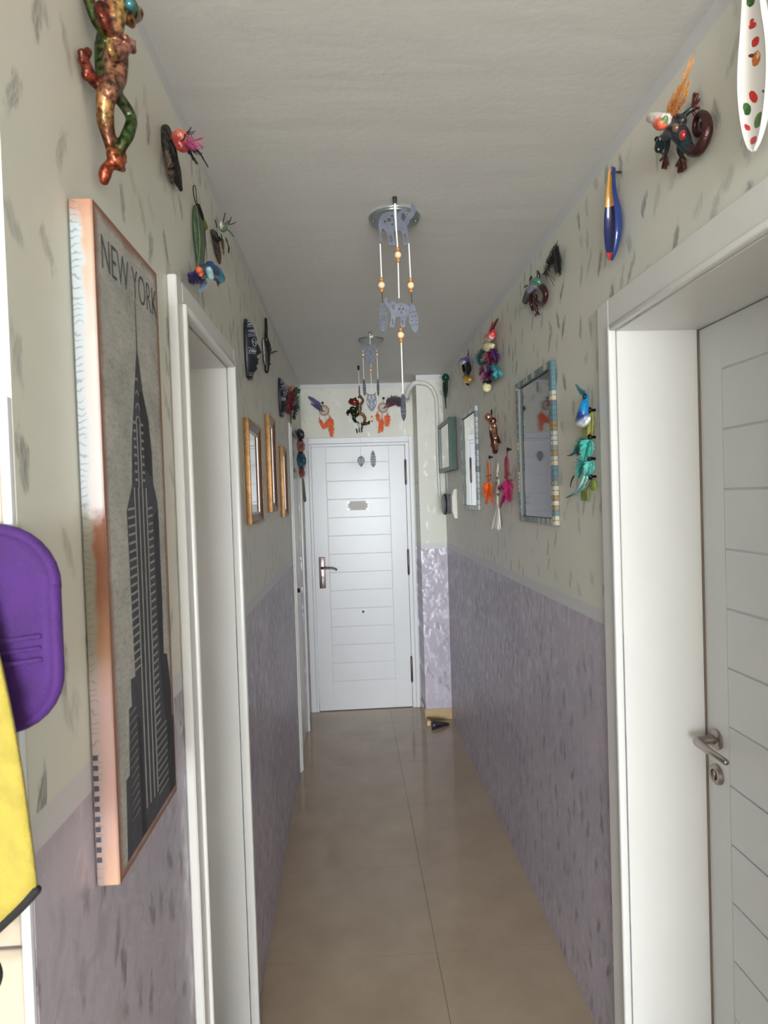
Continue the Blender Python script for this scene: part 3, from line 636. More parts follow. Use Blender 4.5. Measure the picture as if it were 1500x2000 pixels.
# ------------------------------------------------------------------ left wall ornaments
FROGM = paintmat('bronzed_figurine', .32, .6, .75, 130, .5, .66)
LIZM = paintmat('dark_enamel_figurine', .28, .45, .4, 300, .4)
BIRDM = paintmat('lacquered_bird', .3, 0., .25, 140, .15)
FEAM = paintmat('feather', .7, 0., .2, 200, 0)
LN, RN, EN = (1, 0, 0), (-1, 0, 0), (0, -1, 0)
fr = thing('frog_figurine', 'large bronze and green frog figurine climbing the left wall above the canvas picture', 'figurine', (-0.3582, 1.0126, 2.3287))
DGR = lin(62, 84, 40); RDB = lin(122, 52, 40)
figure('frog_body', [
 ([(-0.3132, 0.9264, 2.433), (-0.3132, 0.9358, 2.4099), (-0.3102, 0.9559, 2.4065), (-0.3042, 0.9745, 2.415), (-0.3002, 0.9842, 2.4242)], [.019, .021, .021, .013, .0085], lin(176, 128, 66)),
 ([(-0.3022, 0.9284, 2.3982), (-0.2982, 0.9556, 2.4034)], [.010, .008], lin(96, 128, 92)),
 ([(-0.3062, 0.9509, 2.3876), (-0.3042, 0.9626, 2.389)], [.009, .006], lin(150, 96, 52)),
 ([(-0.3182, 0.9227, 2.3469), (-0.3152, 0.9211, 2.3704), (-0.3132, 0.9264, 2.3965)], [.013, .016, .017], lin(186, 150, 88)),
 ([(-0.3202, 0.9445, 2.3527), (-0.3182, 0.9268, 2.3125), (-0.3202, 0.9254, 2.2858), (-0.3242, 0.9092, 2.2496)], [.013, .0185, .017, .013], lin(168, 112, 94)),
 ([(-0.3462, 0.9062, 2.3785), (-0.3382, 0.9121, 2.3546), (-0.3262, 0.9206, 2.3438), (-0.3202, 0.9445, 2.3527)], [.0065, .0075, .009, .010], DGR),
 ([(-0.3282, 0.9084, 2.3719), (-0.3262, 0.9032, 2.3536), (-0.3222, 0.9178, 2.3446)], [.009, .007, .008], RDB),
 ([(-0.3482, 0.9047, 2.383), (-0.3482, 0.8984, 2.3879)], [.006, .006], RDB), ([(-0.3462, 0.9064, 2.3801), (-0.3442, 0.9229, 2.3846), (-0.3422, 0.9207, 2.3771)], [.006, .005, .006], RDB), ([(-0.3462, 0.9142, 2.3892), (-0.3462, 0.9234, 2.4111)], [.006, .006], RDB),
 ([(-0.3342, 0.9356, 2.3608), (-0.3362, 0.9319, 2.3308), (-0.3382, 0.9261, 2.2972), (-0.3342, 0.9184, 2.2679)], [.010, .0135, .010, .008], DGR),
 ([(-0.3342, 0.9204, 2.2693), (-0.3422, 0.906, 2.2669), (-0.3452, 0.8933, 2.2724), (-0.3462, 0.8865, 2.2803)], [.010, .009, .0085, .007], RDB),
 ([(-0.3462, 0.8865, 2.2803), (-0.3472, 0.8797, 2.2874)], [.006, .0068], lin(150, 72, 52)), ([(-0.3462, 0.893, 2.2793), (-0.3482, 0.8811, 2.278)], [.006, .0065], lin(150, 72, 52)), ([(-0.3442, 0.9077, 2.2694), (-0.3482, 0.8913, 2.264)], [.006, .0065], lin(150, 72, 52)), ([(-0.3462, 0.8867, 2.2833), (-0.3442, 0.8936, 2.2994)], [.005, .006], RDB),
 ([(-0.3102, 0.9041, 2.3015), (-0.3042, 0.9169, 2.318), (-0.3002, 0.9277, 2.3332)], [.008, .009, .009], lin(172, 112, 94)),
 ([(-0.3002, 0.9231, 2.3283), (-0.2982, 0.9117, 2.3316)], [.006, .0065], lin(172, 112, 94)), ([(-0.2982, 0.9216, 2.3287), (-0.2942, 0.9301, 2.3394)], [.005, .006], lin(200, 150, 130)), ([(-0.3002, 0.9274, 2.33), (-0.2962, 0.9373, 2.3327)], [.005, .006], lin(172, 112, 94)),
 ([(-0.3122, 0.8878, 2.3096), (-0.3102, 0.8845, 2.2932), (-0.3122, 0.8993, 2.2953)], [.005, .0055, .006], lin(180, 140, 84)),
 ([(-0.3282, 0.9126, 2.254), (-0.3322, 0.9153, 2.2339), (-0.3342, 0.9205, 2.2167)], [.014, .0125, .0125], lin(180, 132, 78)),
 ([(-0.3342, 0.9205, 2.2167), (-0.3322, 0.9282, 2.1956), (-0.3282, 0.9309, 2.1749)], [.0125, .0095, .008], lin(108, 62, 40)),
 ([(-0.3222, 0.9161, 2.2578), (-0.3142, 0.9295, 2.2547), (-0.3062, 0.9429, 2.2424), (-0.3042, 0.9421, 2.2299)], [.011, .009, .0085, .0085], lin(70, 78, 48)),
 ([(-0.3042, 0.9421, 2.2299), (-0.3082, 0.9365, 2.2101), (-0.3162, 0.9319, 2.1903), (-0.3242, 0.9321, 2.1763)], [.0085, .0095, .008, .007], DGR),
 ([(-0.3282, 0.9272, 2.1765), (-0.3242, 0.9309, 2.1653), (-0.3222, 0.9415, 2.165)], [.010, .010, .007], lin(176, 92, 52)),
 ([(-0.3222, 0.9352, 2.181), (-0.3182, 0.9427, 2.1821)], [.005, .006], lin(190, 96, 56)), ([(-0.3202, 0.9321, 2.1659), (-0.3182, 0.944, 2.1753)], [.005, .005], lin(190, 96, 56)), ([(-0.3222, 0.9372, 2.1627), (-0.3202, 0.944, 2.1625)], [.005, .005], lin(160, 70, 46)),
 ([(-0.3302, 0.9313, 2.1655), (-0.3362, 0.9268, 2.1557), (-0.3402, 0.9267, 2.1468), (-0.3422, 0.9271, 2.1366)], [.007, .0085, .0095, .007], lin(176, 76, 46)),
], .0022, FROGM, fr, 4)
M().ell((-0.2942, 0.9252, 2.3885), .0075, n=12, m=8).obj('eye', mat('blue_green_eye', lin(62, 120, 128), .15, .4), fr)
M().ell((-0.2962, 0.9734, 2.4142), .006, n=12, m=8).obj('nostril_tip', mat('dark_red_tip', lin(84, 32, 26), .25), fr)

bk = thing('bark_ornament', 'gnarled dark bark piece on the left wall under the pink bird', 'ornament', (-0.3582, 1.3732, 2.4139))
BARK = paintmat('gnarled_bark', .55, .15, .6, 170, .9)
figure('bark_piece', [([(-0.3492, 1.2924, 2.4295), (-0.3462, 1.2955, 2.3971), (-0.3452, 1.3153, 2.3821), (-0.3462, 1.3437, 2.3708), (-0.3482, 1.3769, 2.3585)], [.010, .015, .013, .012, .007], lin(66, 58, 50)),
 ([(-0.3442, 1.2748, 2.4251), (-0.3362, 1.2796, 2.4055), (-0.3322, 1.2847, 2.3879)], [.0035, .004, .005], lin(48, 40, 36)), ([(-0.3342, 1.2705, 2.39), (-0.3302, 1.2752, 2.3703), (-0.3362, 1.3057, 2.3559), (-0.3442, 1.3727, 2.3475)], [.006, .007, .006, .005], BLK),
 ([(-0.3442, 1.282, 2.3741), (-0.3442, 1.2901, 2.3559)], [.009, .008], lin(92, 74, 58)), ([(-0.3462, 1.303, 2.3461), (-0.3482, 1.3236, 2.3379)], [.007, .005], lin(86, 72, 60))], .0022, BARK, bk, 1)
def bird(name, label, loc, limbs, vox, parts=(), beak=None, eye=None, m_=None):
    """clip-on craft bird: painted body with beak and eye, feathers as parts"""
    t = thing(name, label, 'bird ornament', loc)
    figure('bird_body', limbs, vox, m_ or BIRDM, t, 3)
    if beak: M().tube(beak[0], beak[1], n=8, k=1).obj('beak', mat('dark_beak', lin(70, 48, 36), .4), t)
    if eye: M().ell(eye[0], eye[1], n=8, m=6).obj('eye', BLACK, t)
    return t
pb = bird('bird_ornament', 'red and pink craft bird with black tail feather clipped on the dark bark piece', (-0.3082, 1.2397, 2.3753), [
 ([(-0.3162, 1.2453, 2.3875), (-0.3082, 1.2407, 2.3829), (-0.3022, 1.2414, 2.3892)], [.011, .015, .008], lin(206, 104, 84)), ([(-0.3122, 1.24, 2.3765), (-0.3062, 1.2379, 2.3634), (-0.3022, 1.2531, 2.366)], [.011, .011, .006], lin(176, 58, 52)),
 ([(-0.2962, 1.1933, 2.361), (-0.2942, 1.2031, 2.3571)], [.004, .004], lin(228, 150, 120)), ([(-0.3222, 1.2485, 2.3834), (-0.3322, 1.2644, 2.3966)], [.006, .004], lin(120, 40, 36))], .0018)
M().feather([(-0.3022, 1.238, 2.3654), (-0.2962, 1.2706, 2.3779), (-0.2922, 1.3251, 2.4022), (-0.2922, 1.4115, 2.4166)], .014, (.7, -.7, 0), BLK, 26, fluff=.3, ragged=.5, swept=1.0).feather([(-0.3042, 1.2537, 2.3703), (-0.3022, 1.3116, 2.3842), (-0.3022, 1.3561, 2.3935)], .012, (.7, -.7, 0), BLK, 18, ragged=.5).obj('black_tail_feather', FEAM, pb, smooth=False)
M().feather([(-0.2982, 1.2299, 2.3628), (-0.2922, 1.2688, 2.3911), (-0.2882, 1.351, 2.4449)], .020, (.6, -.8, 0), lin(206, 60, 130), 30, tipcol=lin(214, 150, 170), fluff=.7, ragged=.4).feather([(-0.2982, 1.2296, 2.3606), (-0.2922, 1.2808, 2.3898), (-0.2882, 1.3475, 2.4235)], .014, (.6, -.8, 0), lin(206, 110, 150), 20, fluff=.7, ragged=.4).obj('pink_down', FEAM, pb, smooth=False)
M().tube([(-0.2982, 1.2327, 2.3822), (-0.2942, 1.2501, 2.3983), (-0.2922, 1.2646, 2.416)], .0012, n=5).obj('wire_foot', DARK, pb); M().tube([(-0.2942, 1.2501, 2.3983), (-0.2922, 1.2763, 2.4138), (-0.2912, 1.2948, 2.4268)], .001, n=5).obj('wire_foot', DARK, pb); M().tube([(-0.2942, 1.2417, 2.3934), (-0.2922, 1.2495, 2.3939), (-0.2912, 1.2803, 2.4131)], .001, n=5).obj('wire_foot', DARK, pb); M().tube([(-0.2942, 1.1909, 2.3462), (-0.2902, 1.1988, 2.3565), (-0.2882, 1.1993, 2.3626)], .0014, n=5).obj('wire_foot', DARK, pb)

lf = thing('feather_pendant', 'long green leaf-shaped feather pendant on a black wire loop beside the teal bird', 'feather', (-0.3582, 1.5758, 2.3603))
lp = [(378,392), (377,430), (380,470), (386,508), (388,523), (394,518), (399,480), (398,450), (392,425), (385,400)]
M().prism([L_ for L_ in ((-0.3522, 1.5254, 2.387), (-0.3522, 1.5085, 2.3402), (-0.3522, 1.5166, 2.2973), (-0.3522, 1.5317, 2.2666), (-0.3522, 1.5429, 2.2411), (-0.3522, 1.595, 2.2709), (-0.3522, 1.6199, 2.3222), (-0.3522, 1.6211, 2.3646), (-0.3522, 1.597, 2.3851), (-0.3522, 1.5625, 2.3996))], LN, .004).obj('green_leaf', mat('dark_green_leaf', lin(52, 88, 66), .35, col2=lin(84, 112, 74), vs=40), lf, smooth='auto', bevel=.0012)
M().tube([(-0.3467, 1.5188, 2.232), (-0.3467, 1.5463, 2.3097), (-0.3467, 1.5277, 2.3856)], .0012, n=5).obj('midrib', mat('pale_midrib', lin(120, 140, 96), .5), lf)
M().tube([(-0.3502, 1.5431, 2.3929), (-0.3502, 1.5198, 2.4027), (-0.3502, 1.5131, 2.4225), (-0.3502, 1.5297, 2.4358), (-0.3492, 1.5349, 2.431), (-0.3482, 1.5372, 2.4075), (-0.3482, 1.5452, 2.3939)], .0012, n=6).obj('wire_loop', DARK, lf)
M().feather([(-0.3462, 1.5263, 2.3899), (-0.3442, 1.5469, 2.3798), (-0.3422, 1.5841, 2.3664)], .010, LN, lin(50, 34, 34), 22, ragged=.3).tube([(-0.3422, 1.5298, 2.3891), (-0.3402, 1.5504, 2.3764), (-0.3402, 1.5802, 2.3621)], [.003, .004, .002], n=6, col=BLK).tube([(-0.3392, 1.5661, 2.3685), (-0.3382, 1.5823, 2.3604), (-0.3402, 1.5903, 2.3563)], [.004, .005, .003], n=6, col=lin(110, 104, 54)).obj('dark_binding', FEAM, lf, smooth=False)
M().feather([(-0.3442, 1.5918, 2.3608), (-0.3442, 1.604, 2.3338), (-0.3442, 1.6085, 2.2928)], .006, LN, lin(46, 66, 76), 20).obj('slim_dark_feather', FEAM, lf, smooth=False)

tb = bird('bird_ornament', 'turquoise and navy craft bird with purple tail below the green feather pendant', (-0.3282, 1.5488, 2.223), [
 ([(-0.3282, 1.4308, 2.1873), (-0.3222, 1.4778, 2.2092), (-0.3162, 1.5292, 2.2281), (-0.3122, 1.5755, 2.2349)], [.010, .016, .019, .016], lin(32, 52, 92)), ([(-0.3122, 1.5455, 2.2316), (-0.3082, 1.5861, 2.231)], [.018, .014], lin(26, 148, 176)), ([(-0.3142, 1.4989, 2.2314), (-0.3122, 1.4991, 2.2218)], [.012, .012], lin(30, 60, 100)),
 ([(-0.3022, 1.429, 2.1956), (-0.3002, 1.4381, 2.1803)], [.008, .008], lin(140, 170, 168))], .0026, beak=([(-0.3082, 1.5583, 2.211), (-0.3082, 1.5566, 2.2016)], [.004, .0012]))
M().feather([(-0.3242, 1.4541, 2.1958), (-0.3342, 1.4259, 2.1787), (-0.3422, 1.3979, 2.1687)], .017, (.7, -.7, 0), PUR, 24, ragged=.15).feather([(-0.3242, 1.4529, 2.1883), (-0.3322, 1.4256, 2.1693), (-0.3422, 1.4055, 2.1612)], .014, (.7, -.7, 0), lin(44, 24, 62), 22, ragged=.15).obj('purple_tail_feathers', FEAM, tb, smooth=False)
M().feather([(-0.3222, 1.4859, 2.1954), (-0.3282, 1.4782, 2.1783), (-0.3322, 1.4668, 2.1578)], .012, (.7, -.7, 0), lin(52, 66, 110), 20, tipcol=lin(140, 160, 176)).feather([(-0.3202, 1.4872, 2.1934), (-0.3242, 1.4812, 2.1769), (-0.3282, 1.4652, 2.1596)], .009, (.7, -.7, 0), lin(130, 150, 170), 18).obj('blue_wing_feathers', FEAM, tb, smooth=False)
M().ell((-0.3202, 1.4119, 2.1871), (.008, .010, .008), n=10, m=6).ell((-0.3182, 1.4169, 2.1821), (.006, .006, .008), n=8, m=6).obj('orange_knot', mat('orange_ribbon', lin(220, 96, 60), .5), tb)

bg = thing('insect_ornament', 'brown bark insect ornament with pale green body and wiry legs on the left wall', 'ornament', (-0.3582, 1.8618, 2.4267))
figure('bark_strip', [([(-0.3522, 1.7298, 2.4116), (-0.3492, 1.7519, 2.3957), (-0.3492, 1.7811, 2.3719), (-0.3522, 1.8134, 2.3569)], [.007, .0095, .009, .004], lin(78, 62, 54)), ([(-0.3462, 1.7338, 2.4091), (-0.3422, 1.7389, 2.3958), (-0.3402, 1.7569, 2.4005)], [.006, .007, .006], BLK)], .002, BARK, bg, 1)
M().ell((-0.3322, 1.7814, 2.4453), (.012, .016, .013), n=12, m=8, col=lin(104, 120, 96)).ell((-0.3362, 1.7731, 2.446), (.006, .012, .012), n=10, m=6, col=lin(196, 200, 186)).obj('green_body', BIRDM, bg)
b = M()
for q in (((-0.3302, 1.7873, 2.4537), (-0.3262, 1.8148, 2.4746), (-0.3242, 1.8548, 2.4985)), ((-0.3282, 1.833, 2.4768), (-0.3242, 1.8695, 2.493), (-0.3222, 1.9311, 2.5266)), ((-0.3262, 1.83, 2.4755), (-0.3242, 1.8457, 2.4914), (-0.3242, 1.874, 2.5162)), ((-0.3382, 1.7243, 2.4203), (-0.3382, 1.7124, 2.4261), (-0.3382, 1.7001, 2.4289)), ((-0.3302, 1.7741, 2.4593), (-0.3282, 1.7811, 2.4739), (-0.3282, 1.7991, 2.4938)), ((-0.3362, 1.7378, 2.4009), (-0.3322, 1.7589, 2.3985), (-0.3302, 1.7368, 2.4061)), ((-0.3282, 1.8217, 2.4571), (-0.3242, 1.8637, 2.4634), (-0.3242, 1.9056, 2.4706))): M().tube(q, .0014, n=5).obj('wire_leg', DARK, bg)
M().feather([(-0.3382, 1.7924, 2.4212), (-0.3382, 1.796, 2.4024), (-0.3402, 1.8164, 2.3814)], .010, (.8, -.6, 0), lin(96, 80, 66), 20).feather([(-0.3322, 1.8068, 2.4273), (-0.3322, 1.8506, 2.4219), (-0.3342, 1.8658, 2.407)], .009, (.8, -.6, 0), lin(62, 52, 46), 20).obj('brown_feather', FEAM, bg, smooth=False)

def mask(label, yc, zc, hw, hh, dep):
    """carved face mask: half-oval shell with brow, eyes, nose, lips and chin; pale carved bands as a part"""
    t = thing('carved_mask', label, 'mask', (XL, yc, zc), 'carved wooden masks on the left wall')
    def prof(v):  # v from -1 chin to 1 crown
        return max(0, 1-abs(v)**2.4)**.5 if v > 0 else max(.42, (1-.82*abs(v)**3.0))**.8
    def depth(u, v):
        base = prof(v)*math.sqrt(max(0, 1-(u*.98)**2))*dep*.74
        g = lambda x, s_: math.exp(-(x/s_)**2)
        nose = dep*.38*g(u, .19)*max(0, min(1, (.32-v)/.44)) if v > -.14 else dep*.38*g(u, .19)*g(v+.14, .06)
        lips = dep*.20*g(u, .26)*(g(v+.36, .05)+g(v+.48, .05)); chin = dep*.16*g(u, .3)*g(v+.68, .09)
        brow = dep*.10*g(v-.34, .07)*g(u, .7); eye = -dep*.13*g(v-.16, .10)*(g(u-.42, .2)+g(u+.42, .2)); lid = dep*.08*g(v-.14, .05)*(g(u-.42, .16)+g(u+.42, .16))
        return base+(nose+lips+chin+brow+eye+lid)*min(1, 2.5*(1-abs(u)))
    def pt(u, v, e=0.):
        wv = (1-.46*max(0, -v)**1.8)*math.sqrt(max(.02, 1-max(0, v)**3.2))
        return (XL+.003+depth(u, v)+e, yc+u*hw*wv, zc+v*hh)
    nu, nv = 22, 44; b = M(); vs = [pt(-1+2*i/nu, -1+2*j/nv) for j in range(nv+1) for i in range(nu+1)]
    fs = [(j*(nu+1)+i, j*(nu+1)+i+1, (j+1)*(nu+1)+i+1, (j+1)*(nu+1)+i) for j in range(nv) for i in range(nu)]
    k = len(vs); vs += [(XL+.0005, p[1], p[2]) for p in vs]
    rim = [(0, i) for i in range(nu)]
    fs += [(k+j*(nu+1)+i, k+(j+1)*(nu+1)+i, k+(j+1)*(nu+1)+i+1, k+j*(nu+1)+i+1) for j in range(nv) for i in range(nu)]
    for j in range(nv): fs += [(j*(nu+1), (j+1)*(nu+1), k+(j+1)*(nu+1), k+j*(nu+1)), (j*(nu+1)+nu, k+j*(nu+1)+nu, k+(j+1)*(nu+1)+nu, (j+1)*(nu+1)+nu)]
    for i in range(nu): fs += [(i, k+i, k+i+1, i+1), (nv*(nu+1)+i, nv*(nu+1)+i+1, k+nv*(nu+1)+i+1, k+nv*(nu+1)+i)]
    b.add(vs, fs); b.obj('mask_face', mat('dark_blue_wood', lin(34, 35, 46), .42, var=.25, vs=60, bump=.2), t)
    b = M(); r_ = hw*.028
    def line(f, n=16, rr=r_): b.tube([pt(*f(i/n), .0006) for i in range(n+1)], rr, n=4, k=1)
    for v in (.30, .36, .62, .68, .80): line(lambda s_, v=v: (-.94+1.88*s_, v+.10*(1-(2*s_-1)**2)))
    line(lambda s_: (-.92+1.84*s_, .47+.10*(1-(2*s_-1)**2)+.045*math.sin(s_*2*math.pi*11)), 66); line(lambda s_: (-.9+1.8*s_, .71+.10*(1-(2*s_-1)**2)+.03*math.sin(s_*2*math.pi*13)), 78); line(lambda s_: (-.8+1.6*s_, .87+.03*math.sin(s_*2*math.pi*9)), 54)
    for sd in (-1, 1):
        for v in (-.05, -.22): line(lambda s_, v=v: (sd*(.3+.66*s_), v-.03*s_))
        line(lambda s_: (sd*(.3+.64*s_), -.135-.03*s_+.055*math.sin(s_*2*math.pi*6)), 36)
        line(lambda s_: (sd*(.42+.20*math.cos(s_*2*math.pi)), .12+.10*math.sin(s_*2*math.pi)), 20); line(lambda s_: (sd*(.42+.30*math.cos(math.pi*s_)), .14+.16*math.sin(math.pi*s_)), 16)
    for v in (-.86, -.93): line(lambda s_, v=v: (-.9+1.8*s_, v))
    b.obj('carved_bands', mat('chalky_inlay', lin(150, 152, 166), .7), t)['kind'] = 'stuff'
    return t
mask('dark blue carved face mask above the nearest gold framed mirror', 2.277, 2.224, .053, .108, .046)
mask('dark blue carved face mask farther along, touching the red feathered sprig', 3.342, 2.226, .060, .104, .044)

gk = thing('lizard_figurine', 'slim dark lizard figurine with upright tail between the two carved masks', 'figurine', (-0.3582, 2.8541, 2.3686))
figure('lizard_body', [([(-0.3522, 2.8262, 2.4955), (-0.3502, 2.8166, 2.4513), (-0.3462, 2.7714, 2.3933), (-0.3402, 2.7855, 2.3605), (-0.3422, 2.7494, 2.2976), (-0.3462, 2.7468, 2.2387)], [.006, .008, .009, .012, .014, .010], lin(46, 44, 44)), ([(-0.3502, 2.6968, 2.3694), (-0.3502, 2.7137, 2.3117), (-0.3482, 2.7188, 2.264)], [.006, .014, .007], lin(96, 94, 88)),
 ([(-0.3382, 2.7665, 2.3467), (-0.3322, 2.8235, 2.3375), (-0.3262, 2.8949, 2.3615), (-0.3222, 2.99, 2.3867)], [.006, .006, .005, .004], lin(60, 54, 50)), ([(-0.3322, 2.7849, 2.3284), (-0.3282, 2.7964, 2.3539)], [.005, .003], lin(50, 46, 44)), ([(-0.3402, 2.767, 2.2925), (-0.3382, 2.801, 2.2819)], [.006, .005], BLK)], .004, LIZM, gk, 2)
sp = thing('feather_sprig', 'red and green feathered sprig on the wall beside the farther carved mask', 'ornament', (-0.3582, 4.0008, 2.2896))
b = M()
for q, wd, c in ((((-0.3382, 3.7404, 2.3286), (-0.3382, 3.6824, 2.2548), (-0.3432, 3.6478, 2.1864)), .05, lin(120, 30, 42)), (((-0.3282, 3.7039, 2.3402), (-0.3282, 3.4912, 2.2528), (-0.3382, 3.5074, 2.1779)), .04, lin(150, 50, 60)), (((-0.3282, 3.7686, 2.3395), (-0.3282, 3.7817, 2.2859), (-0.3332, 3.814, 2.2286)), .03, lin(86, 24, 34)), (((-0.3182, 3.8044, 2.3644), (-0.3132, 3.875, 2.3263), (-0.3132, 4.0828, 2.2677)), .04, lin(60, 84, 70)), (((-0.3182, 3.7039, 2.2791), (-0.3132, 3.8531, 2.2719), (-0.3182, 3.8135, 2.2094)), .04, lin(48, 72, 64)), (((-0.3282, 3.7341, 2.2475), (-0.3282, 3.8602, 2.2226), (-0.3282, 3.8792, 2.1806)), .03, lin(40, 56, 52))): b.feather(q, wd, (.7, -.7, 0), c, 20, ragged=.4, fluff=.5)
b.obj('feathers', FEAM, sp, smooth=False)
M().tube([(-0.3462, 3.9045, 2.3706), (-0.3462, 3.8544, 2.2349), (-0.3502, 3.8568, 2.1274)], [.006, .008, .003], n=6).obj('stem', mat('dry_stem', lin(92, 92, 76), .8), sp)
for q, r_ in (((-0.3232, 3.7527, 2.352), .014), ((-0.3282, 3.6322, 2.3152), .011)): M().ell(q, r_, n=8, m=6).obj('berry', mat('salmon_berry', lin(176, 104, 84), .5), sp)

# gold framed mirrors
GOLD = mat('worn_gold_leaf', lin(178, 132, 84), .42, .6, var=.25, vs=60, bump=.4, bs=220); COPR = mat('copper_brown_frame', lin(132, 98, 86), .4, .35, var=.25, vs=40, bump=.25, bs=120); PEWT = mat('pale_slip', lin(196, 176, 168), .35, .4); MIRR = mat('mirror_glass', lin(236, 238, 240), .02, 1.)
def framed_mirror(label, y0, y1, z0, z1, dp):
    t = thing('framed_mirror', label, 'mirror', (XL, (y0+y1)/2, z0), 'gold framed mirrors on the left wall')
    x0 = XL+.001; fw = .042
    for nm, p, q in (('frame_stile', (y0, z0), (y0+.010, z1)), ('frame_stile', (y1-.010, z0), (y1, z1)), ('frame_rail', (y0+.010, z1-.010), (y1-.010, z1)), ('frame_rail', (y0+.010, z0), (y1-.010, z0+.010))):
        M().box((x0, *p), (x0+dp, *q)).obj(nm, GOLD, t, smooth='auto', bevel=.002, seg=2)
    i0, i1, k0, k1 = y0+.0102, y1-.0102, z0+.0102, z1-.0102
    def bev(nm, w0, dpa, w1, dpb, m_):
        o_ = [(i0+w0, k0+w0), (i1-w0, k0+w0), (i1-w0, k1-w0), (i0+w0, k1-w0)]; n_ = [(i0+w1, k0+w1), (i1-w1, k0+w1), (i1-w1, k1-w1), (i0+w1, k1-w1)]
        b = M(); vs = [(x0+dpa, *p) for p in o_]+[(x0+dpb, *p) for p in n_]+[(x0, *p) for p in o_]+[(x0, *p) for p in n_]
        fs = []
        for i in range(4): j = (i+1) % 4; fs += [(i, j, 4+j, 4+i), (8+i, 12+i, 12+j, 8+j), (i, 8+i, 8+j, j), (4+i, 4+j, 12+j, 12+i)]
        b.add(vs, fs); b.obj(nm, m_, t, smooth=False)
    bev('frame_slope', 0, dp-.002, .024, dp*.45, COPR); bev('inner_slip', .0242, dp*.5, .031, dp*.36, PEWT)
    M().box((x0, i0+.0312, k0+.0312), (x0+dp*.25, i1-.0312, k1-.0312)).obj('mirror_pane', MIRR, t, smooth=False)
framed_mirror('nearest and widest of the three gold framed mirrors on the left wall', 2.15, 2.462, 1.586, 1.957, .018)
framed_mirror('tallest gold framed mirror, middle of the three on the left wall', 2.712, 2.935, 1.619, 2.048, .020)
framed_mirror('smallest gold framed mirror, nearest the far white door on the left', 3.225, 3.44, 1.582, 1.955, .019)

st = thing('bird_garland', 'garland of black, pink, teal and red fabric birds hanging beyond the far left door', 'garland', (-0.3582, 4.7302, 2.0521))
b = M()
M().tube([(-0.3462, 4.5387, 2.1785), (-0.3462, 4.6372, 1.9677), (-0.3462, 4.6773, 1.835), (-0.3482, 4.871, 1.6201), (-0.3502, 5.0298, 1.4099)], [.004, .004, .006, .012, .006], n=6).obj('cord', mat('grey_green_cord', lin(120, 118, 100), .9), st)
for nm, q, r_, c, tip in (('black_bird', ((-0.3282, 4.257, 2.1464), (-0.3082, 4.0752, 2.1053), (-0.3182, 4.2374, 2.088)), [.02, .028, .02], lin(36, 32, 36), (-0.2682, 3.66, 2.0477)), ('pink_bird', ((-0.3282, 4.2706, 2.0775), (-0.3082, 4.0824, 2.0253), (-0.3232, 4.2648, 2.0065)), [.02, .03, .016], lin(168, 108, 96), (-0.2682, 3.7599, 2.0022)), ('teal_bird', ((-0.3282, 4.278, 1.9935), (-0.3082, 4.0864, 1.938), (-0.3182, 4.2426, 1.8995)), [.022, .034, .026], lin(34, 84, 104), (-0.2682, 3.7534, 1.8994)), ('red_bird', ((-0.3332, 4.3376, 1.8836), (-0.3132, 4.1569, 1.8535), (-0.3282, 4.3427, 1.8334)), [.016, .024, .014], lin(170, 82, 66), (-0.2782, 3.8547, 1.8263))):
    h = figure(nm, [(q, r_, c)], .006, BIRDM, st, 2)
    M().tube([q[1], V(q[1]).lerp(V(tip), .6), tip], [.014, .009, .003], n=6, col=tuple(v*.8 for v in c)).obj('bill', BIRDM, h)
# ------------------------------------------------------------------ end wall ornaments above the entrance door
def dreamcatcher(label, nail, c, R_, feath, group='dreamcatchers above the entrance door'):
    t = thing('dreamcatcher', label, 'dreamcatcher', c, group)
    M().lathe([(.004, 0), (.004, .012), (.009, .014), (.010, .018), (.004, .020)], (nail[0], YD-.0005, nail[2]), (0, -1, 0), 10).obj('nail', DARK, t)
    M().tube([nail, V(nail).lerp(V(c)+V((0, 0, R_)), .5), V(c)+V((0, 0, R_))], .0022, n=5).obj('cord', mat('pale_pink_cord', lin(206, 166, 150), .8), t)
    M().torus(c, R_, .0045, EN, 26, 6).obj('hoop', mat('salmon_wrapped_hoop', lin(196, 138, 120), .8), t)
    b = M(); P = [V(c)+V((R_*math.cos(2*math.pi*i/9), 0, R_*math.sin(2*math.pi*i/9))) for i in range(9)]; Q = [V(c)+V((R_*.5*math.cos(2*math.pi*(i+.5)/9), -.002, R_*.5*math.sin(2*math.pi*(i+.5)/9))) for i in range(9)]
    for i in range(9): b.tube([P[i], Q[i], P[(i+1) % 9]], .0011, n=4, k=1); b.tube([Q[i], Q[(i+1) % 9]], .0009, n=4, k=1)
    b.ell(V(c)+V((0, -.003, -.004)), .006, n=8, m=6); b.obj('web', mat('web_thread', lin(176, 120, 112), .7), t)
    for top, knot, tip, wd in feath:
        M().tube([top, V(top).lerp(V(knot), .5), knot], .0016, n=5).ell(knot, (.006, .006, .008), n=8, m=6).obj('feather_cord', MC['pale_pink_cord'], t)
        M().feather([knot, V(knot).lerp(V(tip), .5), tip], wd, EN, lin(226, 92, 40), 24, tipcol=lin(236, 120, 70), fluff=.3, ragged=.3).obj('orange_feather', FEAM, t, smooth=False)
    return t
